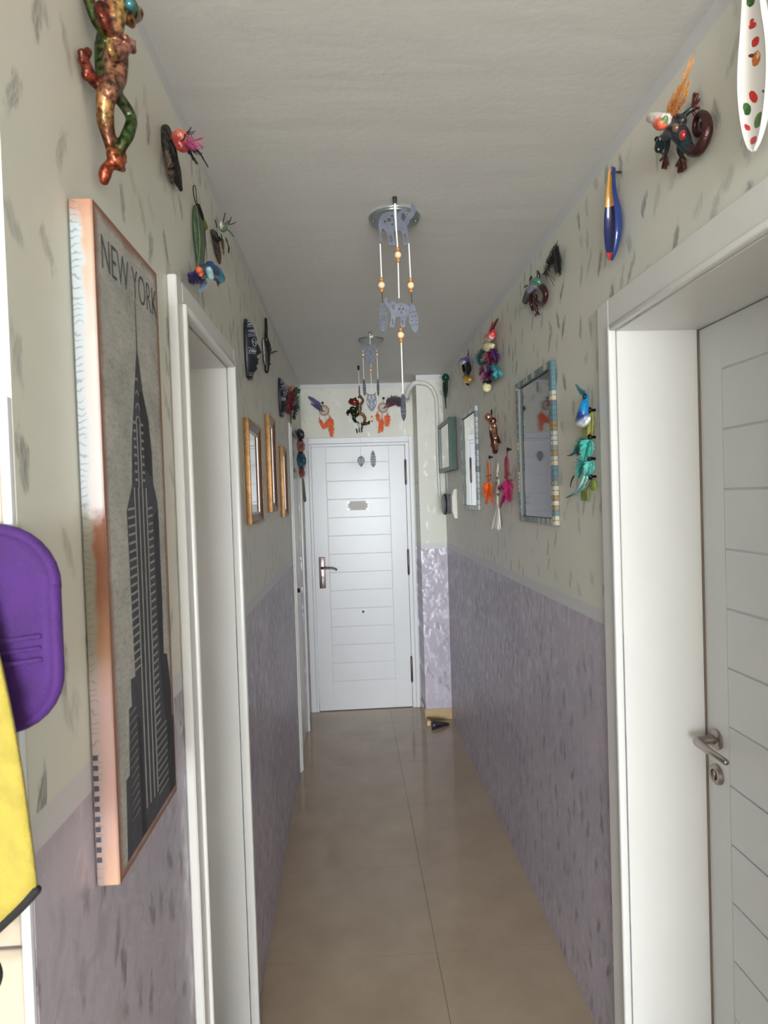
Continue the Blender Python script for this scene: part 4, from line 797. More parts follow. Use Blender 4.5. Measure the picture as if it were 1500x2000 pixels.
dreamcatcher('left dreamcatcher over the entrance door with orange feathers', (-0.1859, 4.8203, 2.4246), (-0.1759, 4.8183, 2.3665), .036, (((-0.2085, 4.8183, 2.3415), (-0.2138, 4.8183, 2.3018), (-0.1808, 4.8183, 2.2215), .020), ((-0.1692, 4.8183, 2.3286), (-0.1587, 4.8163, 2.2843), (-0.1686, 4.8183, 2.2291), .022), ((-0.1407, 4.8163, 2.3475), (-0.1336, 4.8143, 2.3192), (-0.123, 4.8143, 2.1638), .034), ((-0.1492, 4.8163, 2.3318), (-0.126, 4.8103, 2.3065), (-0.1443, 4.8123, 2.2357), .03)))
dreamcatcher('right dreamcatcher over the entrance door with orange feathers', (0.2901, 4.8203, 2.4494), (0.2836, 4.8183, 2.3774), .036, (((0.2509, 4.8183, 2.3582), (0.2382, 4.8183, 2.3385), (0.2442, 4.8183, 2.2745), .024), ((0.2743, 4.8183, 2.3376), (0.2687, 4.8183, 2.2898), (0.2451, 4.8183, 2.1785), .020), ((0.2782, 4.8163, 2.3373), (0.2766, 4.8163, 2.2894), (0.2693, 4.8163, 2.1856), .020), ((0.3149, 4.8163, 2.3563), (0.318, 4.8163, 2.3283), (0.3109, 4.8163, 2.2325), .034)))
def feather_clip(name, label, loc, clip, feathers, col):
    t = thing(name, label, 'feather clip', loc)
    M().tube(clip, [.006, .010, .004][:len(clip)], n=7).obj('clip', mat('wooden_clip', lin(120, 96, 80), .6), t)
    b = M()
    for q, wd, c in feathers: b.feather(q, wd, EN, c, 24, ragged=.25, fluff=.3)
    b.obj('feathers', FEAM, t, smooth=False); return t
feather_clip('feather_clip', 'purple feather clip sticking up left of the left dreamcatcher', (-0.2217, 4.8063, 2.3995), [(-0.1877, 4.8103, 2.3597), (-0.2025, 4.8063, 2.3832), (-0.2177, 4.8063, 2.4034)], (([(-0.1911, 4.8063, 2.3711), (-0.2325, 4.8003, 2.4226), (-0.29, 4.8003, 2.4713)], .028, lin(96, 84, 134)), ([(-0.1953, 4.8063, 2.3632), (-0.2336, 4.8003, 2.391), (-0.276, 4.8003, 2.4197)], .014, lin(80, 66, 118)), ([(-0.1872, 4.8023, 2.3625), (-0.21, 4.8003, 2.3865), (-0.2407, 4.8003, 2.4149)], .022, lin(70, 54, 104))), PUR)
feather_clip('feather_clip', 'dark plum and grey feather clip pointing right of the right dreamcatcher', (0.3478, 4.8063, 2.4019), [(0.2951, 4.8103, 2.3759), (0.3154, 4.8063, 2.3907), (0.3358, 4.8063, 2.4022)], (([(0.3073, 4.8063, 2.3869), (0.3642, 4.8003, 2.4245), (0.4508, 4.7963, 2.386)], .05, lin(60, 40, 54)), ([(0.3072, 4.8063, 2.383), (0.3806, 4.8003, 2.4361), (0.436, 4.7963, 2.4262)], .036, lin(72, 68, 74)), ([(0.299, 4.8063, 2.3792), (0.3477, 4.8023, 2.4053), (0.4036, 4.8003, 2.4037)], .03, lin(96, 40, 56))), BLK)

ef = thing('frog_figurine', 'mottled green and brown frog figurine climbing above the middle of the entrance door', 'figurine', (0.0831, 4.8363, 2.3609))
DG2 = lin(54, 60, 40); BR2 = lin(128, 76, 48)
figure('frog_body', [([(0.0291, 4.8063, 2.4253), (0.0569, 4.7913, 2.4262), (0.0804, 4.7913, 2.4178)], [.018, .026, .02], lin(146, 80, 48)), ([(0.0337, 4.7963, 2.4434)], .010, lin(110, 64, 40)), ([(0.0697, 4.7963, 2.4505)], .010, lin(110, 64, 40)), ([(0.0327, 4.7863, 2.4141), (0.06, 4.7763, 2.404), (0.08, 4.7813, 2.4083)], [.009, .012, .008], lin(150, 52, 34)),
 ([(0.0843, 4.8013, 2.4113), (0.0951, 4.7963, 2.3786), (0.0819, 4.7963, 2.3392), (0.0653, 4.8063, 2.3172)], [.016, .024, .024, .015], lin(96, 84, 60)), ([(0.1066, 4.8243, 2.4703), (0.1294, 4.8163, 2.4405), (0.1163, 4.8063, 2.4114), (0.0956, 4.8013, 2.3912)], [.010, .010, .012, .014], lin(170, 128, 92)), ([(0.0983, 4.8263, 2.4628), (0.1107, 4.8263, 2.4745)], [.010, .008], DG2),
 ([(-0.0015, 4.8243, 2.3452), (0.0266, 4.8163, 2.3514), (0.0394, 4.8063, 2.3774), (0.0709, 4.8013, 2.368)], [.007, .012, .014, .012], DG2), ([(-0.0015, 4.8243, 2.3452), (0.0098, 4.8243, 2.325)], [.006, .007], DG2), ([(0.0025, 4.8243, 2.3451), (0.0111, 4.8243, 2.3648)], [.006, .007], DG2), ([(0.043, 4.8063, 2.3654), (0.0498, 4.8023, 2.3289), (0.0777, 4.8013, 2.3321)], [.015, .018, .016], DG2),
 ([(0.0659, 4.8063, 2.3331), (0.0527, 4.8063, 2.2976), (0.0679, 4.8163, 2.2706)], [.014, .014, .010], lin(44, 52, 38)), ([(0.0897, 4.8063, 2.3325), (0.1215, 4.8063, 2.3277), (0.1402, 4.8063, 2.2914), (0.1272, 4.8163, 2.2532)], [.014, .012, .012, .010], lin(140, 90, 56)), ([(0.1232, 4.8203, 2.2498), (0.1514, 4.8203, 2.2531), (0.176, 4.8203, 2.2724)], [.010, .010, .008], lin(116, 42, 34)), ([(0.1516, 4.8203, 2.2611), (0.1714, 4.8223, 2.2528)], [.007, .007], DG2)], .004, FROGM, ef, 3)
b = M()
for q in (((0.0798, 4.8163, 2.2703), (0.0915, 4.8183, 2.2583)), ((0.1115, 4.8163, 2.2616), (0.1182, 4.8183, 2.2217)), ((0.0701, 4.8203, 2.2152), (0.0772, 4.8223, 2.1873)), ((0.0943, 4.8203, 2.2226), (0.0934, 4.8223, 2.1949)), ((0.1103, 4.8203, 2.2222), (0.1134, 4.8223, 2.1944))): M().tube(q, .005, n=6, k=1).obj('dark_toe', DARK, ef)
M().tube([(0.0719, 4.8223, 2.2713), (0.091, 4.8223, 2.2429), (0.1012, 4.8243, 2.1869)], .007, n=6).obj('pale_legs', mat('pale_bone', lin(196, 196, 186), .5), ef)

# ------------------------------------------------------------------ wind chimes
SLATE = mat('slate_blue_metal', lin(94, 97, 108), .5, .4, var=.2, vs=50); SLATE2 = mat('grey_metal_plate', lin(128, 136, 132), .3, .6, var=.12, vs=20); CORD = mat('white_cord', lin(226, 222, 214), .8); WOOD = mat('pale_wood_bead', lin(236, 200, 160), .45); WOODB = mat('caramel_bead', lin(178, 122, 66), .4, .1)
def rose(label, c, r, group):
    """round metal ceiling cover plate with screws"""
    t = thing('ceiling_cover', label, 'cover plate', c, group)
    M().lathe([(r*.97, 0), (r, .003), (r, .010), (r*.985, .012), (r*.2, .0135)], (c[0], c[1], HC-.0005), (0, 0, -1), 40).obj('plate', SLATE2, t, smooth='auto')
    for s_ in (-1, 1): M().lathe([(.0055, 0), (.005, .003), (.002, .004)], (c[0]+s_*r*.84, c[1], HC-.0125), (0, 0, -1), 10).obj('screw', STEEL, t)
    M().torus((c[0], c[1], HC-.0005-.003), r*1.012, .003, (0, 0, 1), 40, 6).obj('rim', mat('polished_rim', lin(210, 212, 210), .2, .8), t)
    return t
rose('large round grey metal ceiling cover behind the elephant wind chime', (.174, 2.0, HC), .081, 'ceiling cover plates')
rose('small round grey metal ceiling cover behind the owl wind chime', (.150, 3.50, HC), .072, 'ceiling cover plates')
def beads(parent, c, k=1.):
    for dz, r_, m_ in ((.0165*k, .0068*k, WOODB), (0, .0105*k, WOOD), (-.0165*k, .0068*k, WOODB)): M().ell((c[0], c[1], c[2]+dz), r_, n=10, m=8).obj('bead', m_, parent)
def metal_leaf(parent, top, ln, wd, tilt=0., yaw=0., name='metal_feather'):
    ex = V((math.cos(yaw)*math.cos(tilt), math.sin(yaw), math.sin(tilt))).normalized(); ey = V((-math.sin(tilt), 0, math.cos(tilt)))
    L_ = [(0, 0), (wd*.28, -ln*.12), (wd*.46, -ln*.38), (wd*.5, -ln*.65), (wd*.4, -ln*.86), (wd*.16, -ln*.98), (0, -ln)]
    c = L_+[(-x, y) for x, y in L_[::-1][1:-1]]
    cuts = [[(sd*wd*.12, -ln*y), (sd*wd*.34, -ln*(y+.02)), (sd*wd*.36, -ln*(y+.045)), (sd*wd*.13, -ln*(y+.03))] for sd in (-1, 1) for y in (.30, .44, .58, .72)]
    o = cutout(name, [c]+cuts, top, ex, ey, .0015, SLATE, parent)
    M().tube([top, V(top)-ey*ln], .0014, n=4, k=1).obj('midrib', SLATE, o)
    return o
def ele(flip=1):
    o = [(0.05, .62), (.08, .72), (.14, .80), (.25, .86), (.42, .88), (.52, .84), (.60, .92), (.70, .92), (.76, .85), (.81, .87), (.85, .95), (.82, 1.03), (.86, 1.07), (.92, 1.03), (.95, .94), (.91, .80), (.85, .71), (.79, .66), (.77, .58), (.72, .52), (.73, .35), (.78, .12), (.80, .03), (.62, .03), (.61, .22), (.57, .38), (.46, .40), (.40, .36), (.40, .22), (.45, .03), (.26, .03), (.25, .22), (.20, .38), (.13, .46), (.10, .34), (.12, .20), (.09, .12), (.05, .12), (.03, .20), (.06, .34), (.04, .50)]
    h = [circ(.30, .66, .05, 10), circ(.44, .66, .05, 10), circ(.37, .55, .03, 8), circ(.37, .76, .03, 8), [(.60, .82), (.66, .82), (.70, .72), (.64, .62), (.58, .70)], [(.64, .30), (.69, .32), (.70, .12), (.66, .12)], [(.29, .28), (.36, .28), (.37, .12), (.31, .12)], circ(.20, .62, .03, 8), circ(.735, .80, .014, 6)]
    f = lambda c: [((x if flip > 0 else 1-x), y) for x, y in c]
    return [f(o)]+[f(c) for c in h]
def scaled(cs, x0, z0, w_, h_): return [[(x0+x*w_, z0+y*h_) for x, y in c] for c in cs]
Y1 = 1.87
ch = thing('wind_chime', 'nearer wind chime of slate metal elephants, wooden beads and metal feathers', 'wind chime', (.166, Y1, HC))
M().tube([(.166, Y1, HC-.0005), (.166, Y1, HC-.012), (.166, Y1, HC-.019)], [.007, .006, .005], n=10).obj('hook_cap', BLACK, ch)
M().tube([(.166, Y1, HC-.016), (.1662, Y1-.004, 2.50), (.168, Y1-.003, 2.46), (.170, Y1, 2.418)], [.0042, .0036, .0026, .0022], n=8).obj('cord', CORD, ch)
cutout('elephant', scaled(ele(1), .109, 2.423, .128, .122), (0, Y1+.004, 0), (1, 0, 0), (0, 0, 1), .002, SLATE, ch)
for x0, z0, x1, z1 in ((.1175, 2.430, .1185, 2.327), (.2045, 2.430, .2065, 2.325), (.170, 2.378, .1695, 2.268)): M().tube([(x0, Y1, z0), (x1, Y1, z1)], .0024, n=6, k=1).obj('cord', CORD, ch)
beads(ch, (.1705, Y1, 2.397)); beads(ch, (.118, Y1, 2.307)); beads(ch, (.2065, Y1, 2.305))
cutout('elephant', scaled(ele(-1), .120, 2.178, .088, .088), (0, Y1+.006, 0), (1, 0, 0), (0, 0, 1), .002, SLATE, ch)
for x in (.118, .2075): M().tube([(x, Y1, 2.284), (x+.001, Y1, 2.252)], .001, n=5, k=1).obj('thread', DARK, ch)
metal_leaf(ch, (.1185, Y1, 2.256), .090, .025, .0, .15); metal_leaf(ch, (.2075, Y1, 2.254), .092, .026, .10, -.2)
M().tube([(.171, Y1, 2.182), (.1715, Y1, 2.172)], .001, n=5, k=1).obj('thread', DARK, ch)
beads(ch, (.1715, Y1, 2.156)); M().tube([(.172, Y1, 2.138), (.1722, Y1, 2.06), (.1722, Y1, 1.979)], .0024, n=6, k=2).obj('cord', CORD, ch)
metal_leaf(ch, (.1722, Y1, 1.982), .085, .020, .0, .6)
def owl():
    o = [(.5, .90), (.30, .90), (.05, 1.0), (.08, .84), (.0, .62), (.02, .40), (.14, .22), (.30, .10), (.38, .02), (.62, .02), (.70, .10), (.86, .22), (.98, .40), (1.0, .62), (.92, .84), (.95, 1.0), (.70, .90)]
    h = [circ(.32, .74, .10, 10), circ(.68, .74, .10, 10), [(.5, .66), (.56, .60), (.5, .54), (.44, .60)], circ(.5, .42, .06, 8), circ(.38, .32, .05, 8), circ(.62, .32, .05, 8), circ(.5, .22, .05, 8), [(.08, .60), (.18, .50), (.24, .34), (.14, .36), (.08, .48)], [(.92, .60), (.82, .50), (.76, .34), (.86, .36), (.92, .48)], circ(.5, .82, .025, 6)]
    return [o]+h+[circ(.32, .74, .045, 8), circ(.68, .74, .045, 8)]
Y2 = 3.35
cw = thing('wind_chime', 'farther wind chime of slate metal owls with thin cords and metal feathers', 'wind chime', (.139, Y2, HC))
M().tube([(.139, Y2, HC-.0005), (.139, Y2, HC-.02)], [.006, .005], n=8, k=1).obj('hook_cap', STEEL, cw)
M().tube([(.139, Y2, HC-.018), (.139, Y2, 2.50)], .002, n=6, k=1).obj('cord', CORD, cw)
cutout('owl', scaled(owl(), .097, 2.395, .082, .112), (0, Y2, 0), (1, 0, 0), (0, 0, 1), .002, SLATE, cw)
for x in (.098, .174):
    M().tube([(x, Y2, 2.47), (x, Y2, 2.315)], .0018, n=6, k=1).obj('cord', CORD, cw); beads(cw, (x, Y2, 2.445), .62)
metal_leaf(cw, (.098, Y2, 2.318), .094, .019, .03, .3); metal_leaf(cw, (.174, Y2, 2.318), .096, .016, .0, .5)
M().tube([(.139, Y2, 2.397), (.137, Y2, 2.24)], .0018, n=6, k=1).obj('cord', CORD, cw); beads(cw, (.1375, Y2, 2.362), .62)
cutout('owl', scaled(owl(), .108, 2.138, .056, .104), (0, Y2, 0), (1, 0, 0), (0, 0, 1), .002, SLATE, cw)
M().tube([(.136, Y2, 2.14), (.1345, Y2, 1.926)], .0012, n=5, k=1).obj('thread', CORD, cw); beads(cw, (.135, Y2, 2.098), .8)
metal_leaf(cw, (.1345, Y2, 1.928), .092, .030, .0, .1)
Y3 = 4.2
cp = thing('wind_chime', 'single cord pendant with slim metal feather and leaf hanging before the entrance door', 'wind chime', (.089, Y3, HC))
M().tube([(.089, Y3, HC-.0005), (.089, Y3, HC-.024)], [.008, .007], n=8, k=1).obj('hook_cap', DARK, cp)
M().tube([(.089, Y3, HC-.02), (.090, Y3, 2.44)], .003, n=6, k=1).tube([(.090, Y3, 2.36), (.086, Y3, 1.96)], .0014, n=5, k=1).obj('cord', CORD, cp)
metal_leaf(cp, (.090, Y3, 2.445), .085, .012, .0, .6)
cutout('metal_leaf', [[(0, 0), (.022, -.016), (.026, -.036), (.014, -.062), (0, -.080), (-.014, -.062), (-.026, -.036), (-.022, -.016)], *[[(sd*.003, y), (sd*(.020-.2*abs(y+.03)), y+.007), (sd*(.020-.2*abs(y+.03)), y+.0095), (sd*.003, y+.003)] for sd in (-1, 1) for y in (-.030, -.042, -.054)]], (.086, Y3, 1.963), (1, 0, 0), (0, 0, 1), .0015, SLATE, cp)

# ------------------------------------------------------------------ right wall ornaments
def spoon(name, label, yc, z0, z1, hw, dep, zb, cols, hnd=.45, curl=.02):
    """glazed spoon rest hung by its handle, bowl down: thick shell with a deep bowl and a channelled, curling handle"""
    t = thing(name, label, 'spoon', (XR, yc, (z0+z1)/2)); nz, nu = 34, 12; b = M(); th = .0028
    def sec(v):
        z = z0+(z1-z0)*v; vb = (zb-z0)/(z1-z0)
        if v < vb: q = v/vb; wd = hw*math.sin(math.pi*q*.78)**.55+.0015; dd = dep*math.sin(math.pi*min(1, .04+.68*q))**.7; bk = 0
        else:
            q = (v-vb)/(1-vb); e = (1-q)**2; w1 = hw*math.sin(math.pi*.78)**.55+.0015; d1_ = dep*math.sin(math.pi*.72)**.7
            wd = hw*hnd+(w1-hw*hnd)*e; dd = dep*.42+(d1_-dep*.42)*e; bk = 0
            if q > .9: wd *= math.sqrt(max(.02, 1-((q-.9)/.1)**2*.9))
        lift = dep*1.12-(0 if v < vb else curl*((v-vb)/(1-vb))**2)
        return z, wd, dd, lift
    outer, inner = [], []
    for j in range(nz+1):
        z, wd, dd, lift = sec(j/nz)
        for i in range(nu+1):
            a = math.pi*i/nu; outer.append((XR-lift+dd*math.sin(a)**.75, yc-wd*math.cos(a), z)); inner.append((XR-lift+max(0, dd-th)*math.sin(a)**.75-.0002, yc-max(.001, wd-th)*math.cos(a), z))
    g = lambda k, j, i: k*(nz+1)*(nu+1)+j*(nu+1)+i
    fs, mi = [], []
    for j in range(nz):
        for i in range(nu):
            fs.append((g(0, j, i), g(0, j, i+1), g(0, j+1, i+1), g(0, j+1, i))); mi.append(0)
            z = z0+(z1-z0)*(j+.5)/nz; k = next(n_ for n_, (zz, _) in enumerate(cols[1:]) if z <= zz)+1
            fs.append((g(1, j, i), g(1, j+1, i), g(1, j+1, i+1), g(1, j, i+1))); mi.append(k)
        for i in (0, nu): fs.append((g(0, j, i), g(0, j+1, i), g(1, j+1, i), g(1, j, i))); mi.append(0)
    for i in range(nu):
        for j in (0, nz): fs.append((g(0, j, i), g(1, j, i), g(1, j, i+1), g(0, j, i+1))); mi.append(0)
    b.v = outer+inner; b.f = fs; b.mi = mi; b.c = [(1, 1, 1)]*len(b.v)
    b.obj('glazed_spoon', [c for _, c in cols], t)
    M().lathe([(.003, 0), (.003, dep*.8), (.006, dep*.85), (.003, dep*.9)], (XR-.0003, yc, z1-.012), (-1, 0, 0), 10).obj('nail', STEEL, t)
    def surf(u, v):
        z, wd, dd, lift = sec(v); a = math.pi*(.5+u*.5); return V((XR-lift+max(0, dd-th)*math.sin(a)**.75-.0006, yc-max(.001, wd-th)*math.cos(a), z))
    return t, surf
gl = lambda n, c: mat('glaze_'+n, c, .08, coat=.5)
t, sf = spoon('spoon_rest', 'blue ceramic spoon with yellow handle and red tip on the right wall', 1.537, 2.247, 2.480, .034, .030, 2.385, [(0, gl('blue', lin(26, 52, 118))), (2.277, gl('red', lin(222, 58, 46))), (2.388, gl('navy', lin(24, 38, 96))), (9, gl('yellow', lin(226, 164, 70)))], .42, .006)
M().tube([sf(.1, .50), sf(.12, .38), sf(.0, .26), sf(-.25, .22), sf(-.35, .28)], .0007, n=4).obj('white_scroll', mat('white_line_glaze', lin(170, 186, 214), .2), t)
t, sf = spoon('spoon_rest', 'white ceramic spoon rest painted with chillies at the top right', .987, 2.212, 2.56, .036, .030, 2.41, [(0, gl('white', lin(236, 232, 226))), (9, MC['glaze_white'])], .50, .004)
def motif(nm, lst):
    b = M()
    for u, v, w_, h_, rot, c in lst:
        u = .38+u*.8; w_ *= 1.3; h_ *= 1.45
        p = sf(u, v); ey = (sf(u, v+.01)-sf(u, v-.01)).normalized(); ex = (sf(u+.06, v)-sf(u-.06, v)).normalized(); ez = ex.cross(ey)
        a, d = ex*math.cos(rot)+ey*math.sin(rot), ey*math.cos(rot)-ex*math.sin(rot); b.ell(p, (w_, h_, .0009), (a, d, ez), 10, 6, c)
    b.obj(nm, paintmat('painted_motif', .15, 0, .15, 200, 0), t)['kind'] = 'stuff'
rd, gr, on, dk = lin(206, 52, 44), lin(56, 92, 48), lin(196, 112, 60), lin(110, 44, 40)
motif('painted_chilli', [(.0, .93, .010, .0030, .7, rd), (.0, .79, .009, .0032, .9, rd), (.1, .62, .007, .003, .2, rd), (.12, .64, .003, .003, 0, rd), (.15, .30, .016, .0042, 1.0, rd), (.5, .155, .009, .003, .9, rd), (.1, .85, .006, .002, .4, dk)])
motif('painted_herb', [(.1, .73, .0065, .006, 0, gr), (.25, .735, .005, .005, 0, lin(70, 110, 60)), (.42, .245, .009, .007, .3, gr), (.5, .262, .006, .006, 0, lin(70, 110, 60)), (-.35, .29, .005, .0014, .8, gr)])
motif('painted_onion', [(.0, .47, .008, .008, 0, on), (-.05, .475, .004, .006, .2, lin(232, 190, 140)), (.2, .495, .005, .002, .5, dk), (0, .545, .0065, .005, .2, rd), (0, .545, .003, .002, .2, lin(230, 220, 214))])
motif('painted_cucumber', [(-.15, .165, .008, .0095, 0, lin(86, 124, 66)), (-.15, .165, .0058, .0072, 0, lin(186, 206, 150)), (-.13, .165, .003, .005, 0, lin(120, 160, 96)), (.1, .07, .007, .0055, 0, lin(196, 88, 80)), (.1, .07, .004, .003, 0, lin(236, 214, 206))])

ob = bird('bird_ornament', 'white and orange craft bird with long orange feather tail perched on the curled gecko', (0.6687, 1.2513, 2.4226), [
 ([(0.6687, 1.304, 2.4591), (0.6657, 1.285, 2.4496), (0.6637, 1.2664, 2.4371)], [.0055, .0105, .011], lin(226, 205, 196)), ([(0.6637, 1.2664, 2.4371), (0.6617, 1.2403, 2.4138), (0.6657, 1.2256, 2.4091), (0.6697, 1.2171, 2.41)], [.012, .0165, .0145, .007], lin(226, 222, 214)), ([(0.6557, 1.2373, 2.4069), (0.6537, 1.2215, 2.3974)], [.011, .011], lin(228, 92, 56)), ([(0.6657, 1.296, 2.4531)], .006, lin(224, 120, 90)), ([(0.6557, 1.211, 2.4031)], .0055, lin(112, 150, 96))], .0018, beak=([(0.6687, 1.304, 2.4591), (0.6687, 1.3128, 2.4655)], [.004, .001]), eye=((0.6557, 1.27, 2.4403), .0025))
b = M(); oc = lin(240, 154, 70)
for q, wd in ((((0.6677, 1.2289, 2.4213), (0.6637, 1.1823, 2.4241), (0.6637, 1.1486, 2.4427), (0.6677, 1.1319, 2.4673)), .019), (((0.6677, 1.2211, 2.4165), (0.6617, 1.1645, 2.4087), (0.6637, 1.1387, 2.4264)), .018), (((0.6657, 1.229, 2.4235), (0.6617, 1.1936, 2.4294), (0.6637, 1.1595, 2.4404)), .016), (((0.6717, 1.2246, 2.4166), (0.6677, 1.1791, 2.4063), (0.6677, 1.1532, 2.4169)), .014)): b.feather(q, wd, RN, oc, 34, tipcol=lin(248, 184, 112), fluff=.35, ragged=.25, swept=1.1)
b.obj('orange_tail_feathers', FEAM, ob, smooth=False)

gc = thing('gecko_figurine', 'dark enamel gecko figurine with spiral tail near the top of the right wall', 'figurine', (0.7137, 1.2589, 2.3968))
BD, HN, TL = lin(44, 62, 66), lin(92, 44, 38), lin(66, 34, 34)
limbs = [([(0.6897, 1.3038, 2.3958), (0.6857, 1.2851, 2.3981), (0.6857, 1.2681, 2.399)], [.010, .013, .010], lin(40, 70, 72)), ([(0.6837, 1.3001, 2.4133)], .0058, BLK), ([(0.6837, 1.2967, 2.3907)], .0058, BLK),
 ([(0.6857, 1.2681, 2.399), (0.6817, 1.2284, 2.3903), (0.6817, 1.206, 2.3689), (0.6857, 1.1919, 2.3386), (0.6897, 1.1813, 2.3227)], [.010, .0155, .017, .012, .010], BD), ([(0.6797, 1.232, 2.4048), (0.6797, 1.2125, 2.4031), (0.6817, 1.1977, 2.388)], [.009, .010, .010], lin(64, 60, 58)),
 ([(0.6897, 1.1813, 2.3227), (0.6917, 1.1621, 2.3119), (0.6937, 1.1446, 2.3194), (0.6957, 1.1356, 2.337), (0.6977, 1.143, 2.3625), (0.6997, 1.1627, 2.3824), (0.7007, 1.1801, 2.3833), (0.7017, 1.1877, 2.3701), (0.7017, 1.1795, 2.3514), (0.7017, 1.1672, 2.352), (0.7017, 1.1667, 2.3673)], [.011, .0115, .011, .010, .0085, .007, .006, .0055, .005, .0045, .0035], TL)]
def hand(w_, tips, r_=.0032):
    for q in tips: limbs.append(([w_, V(w_).lerp(V(q), .5), q], [r_*1.1, r_*.9, r_], HN))
limbs += [([(0.6837, 1.2122, 2.4009), (0.6897, 1.1964, 2.4033), (0.6977, 1.1883, 2.4082)], [.007, .0055, .005], BD)]; hand((0.6997, 1.1917, 2.4104), ((0.7057, 1.1937, 2.4406), (0.7057, 1.1833, 2.4328), (0.7057, 1.1785, 2.4189), (0.7057, 1.1791, 2.4034), (0.7057, 1.1919, 2.3945)))
limbs += [([(0.6857, 1.2601, 2.3901), (0.6917, 1.2739, 2.3811), (0.6997, 1.2976, 2.3793)], [.007, .0055, .0045], BD)]; hand((0.7017, 1.3014, 2.3814), ((0.7077, 1.3324, 2.3863), (0.7077, 1.3244, 2.3653), (0.7077, 1.3117, 2.3574), (0.7077, 1.3029, 2.3615), (0.7057, 1.3257, 2.3993)))
limbs += [([(0.6857, 1.21, 2.357), (0.6917, 1.2269, 2.3503), (0.6977, 1.2304, 2.3399)], [.0075, .006, .005], BD)]; hand((0.6997, 1.234, 2.3399), ((0.7077, 1.2664, 2.3397), (0.7077, 1.259, 2.323), (0.7077, 1.2474, 2.3179), (0.7077, 1.2377, 2.318), (0.7057, 1.2335, 2.3333)), .004)
figure('gecko_body', limbs, .0016, LIZM, gc, 2)
M().ell((0.6677, 1.1723, 2.3471), (.006, .0085, .0095), n=12, m=8).obj('red_gem', mat('red_glass_gem', lin(150, 34, 36), .08, coat=.6), gc)
M().ell((0.6677, 1.1955, 2.3747), (.006, .008, .009), n=12, m=8).obj('amber_gem', mat('amber_glass_gem', lin(110, 84, 60), .08, coat=.6), gc)
M().ell((0.6737, 1.2271, 2.3987), (.006, .008, .008), n=12, m=8).obj('blue_gem', mat('blue_glass_gem', lin(30, 42, 110), .08, coat=.6), gc)
for q, r_ in (((0.6777, 1.2718, 2.398), .004), ((0.6767, 1.2814, 2.381), .0022)): M().ell(q, r_, n=8, m=6).obj('eye_glint', mat('painted_glint', lin(200, 190, 190), .2), gc)  # pale dots standing in for light glinting on the gecko's head

lz = thing('gecko_figurine', 'small dark gecko figurine with green back on the right wall beside a black feather', 'figurine', (0.7137, 2.2563, 2.3998))
limbs = [([(0.6937, 2.327, 2.3983), (0.6877, 2.2522, 2.4081), (0.6837, 2.1886, 2.405), (0.6837, 2.1412, 2.3959)], [.013, .016, .018, .014], lin(52, 46, 48)), ([(0.6777, 2.1922, 2.4192), (0.6737, 2.1314, 2.4068), (0.6777, 2.1048, 2.3921)], [.010, .012, .008], lin(92, 148, 120)), ([(0.6777, 2.2181, 2.4116), (0.6737, 2.1568, 2.3924), (0.6777, 2.1233, 2.3791)], [.006, .007, .005], lin(170, 170, 190)),
 ([(0.6837, 2.1412, 2.3959), (0.6877, 2.0986, 2.3705), (0.6917, 2.0802, 2.3398), (0.6937, 2.11, 2.325), (0.6957, 2.1616, 2.3342), (0.6957, 2.1956, 2.356)], [.012, .012, .010, .009, .008, .006], TL), ([(0.6837, 2.1573, 2.4158), (0.6877, 2.1396, 2.4274), (0.6937, 2.1685, 2.4522)], [.007, .007, .005], lin(60, 50, 46)), ([(0.6837, 2.2244, 2.4248), (0.6877, 2.2357, 2.4473), (0.6937, 2.2418, 2.4606)], [.006, .005, .004], lin(50, 44, 44)),
 ([(0.6937, 2.2475, 2.399), (0.6977, 2.2698, 2.3722), (0.7037, 2.2665, 2.3446)], [.008, .007, .005], TL), ([(0.6937, 2.1995, 2.3756), (0.6977, 2.2151, 2.3474), (0.7037, 2.2184, 2.3224)], [.008, .007, .005], TL), ([(0.6977, 2.3264, 2.4058), (0.7037, 2.3741, 2.4133)], [.008, .008], BLK), ([(0.7037, 2.2184, 2.3224), (0.7057, 2.2016, 2.31)], [.004, .004], TL), ([(0.7037, 2.2184, 2.3224), (0.7057, 2.2438, 2.3189)], [.004, .004], TL), ([(0.6837, 2.2374, 2.4219), (0.6877, 2.2949, 2.4455), (0.6897, 2.3155, 2.4448)], [.004, .003, .003], BLK), ([(0.6997, 2.185, 2.3489), (0.7037, 2.1868, 2.3384)], [.006, .006], lin(60, 96, 100))]
figure('gecko_body', limbs, .0026, LIZM, lz, 2)
bf = thing('black_feather', 'black feather with curled wisps above the small dark gecko', 'feather', (0.7137, 2.0629, 2.4474))
b = M(); b.feather([(0.6897, 2.1012, 2.4134), (0.6917, 2.0195, 2.4276), (0.6997, 1.9891, 2.4689)], .034, RN, lin(26, 22, 22), 60, ragged=.35, fluff=.2).feather([(0.6957, 1.978, 2.4611), (0.6957, 1.9624, 2.4089), (0.6997, 1.958, 2.3646)], .026, RN, lin(20, 18, 18), 60, ragged=.2, fluff=.15).feather([(0.6897, 2.0454, 2.4239), (0.6937, 2.0038, 2.4416), (0.6977, 1.9836, 2.4634)], .022, EN, lin(22, 20, 20), 40, ragged=.2, fluff=.2).feather([(0.6977, 1.9842, 2.457), (0.6977, 1.9725, 2.4161), (0.6997, 1.9669, 2.3745)], .018, EN, lin(20, 18, 18), 40, ragged=.2, fluff=.2).feather([(0.6957, 2.0096, 2.4438), (0.6957, 1.9917, 2.4136), (0.6997, 1.9857, 2.3847)], .028, RN, lin(20, 18, 18), 54, ragged=.3, fluff=.15)
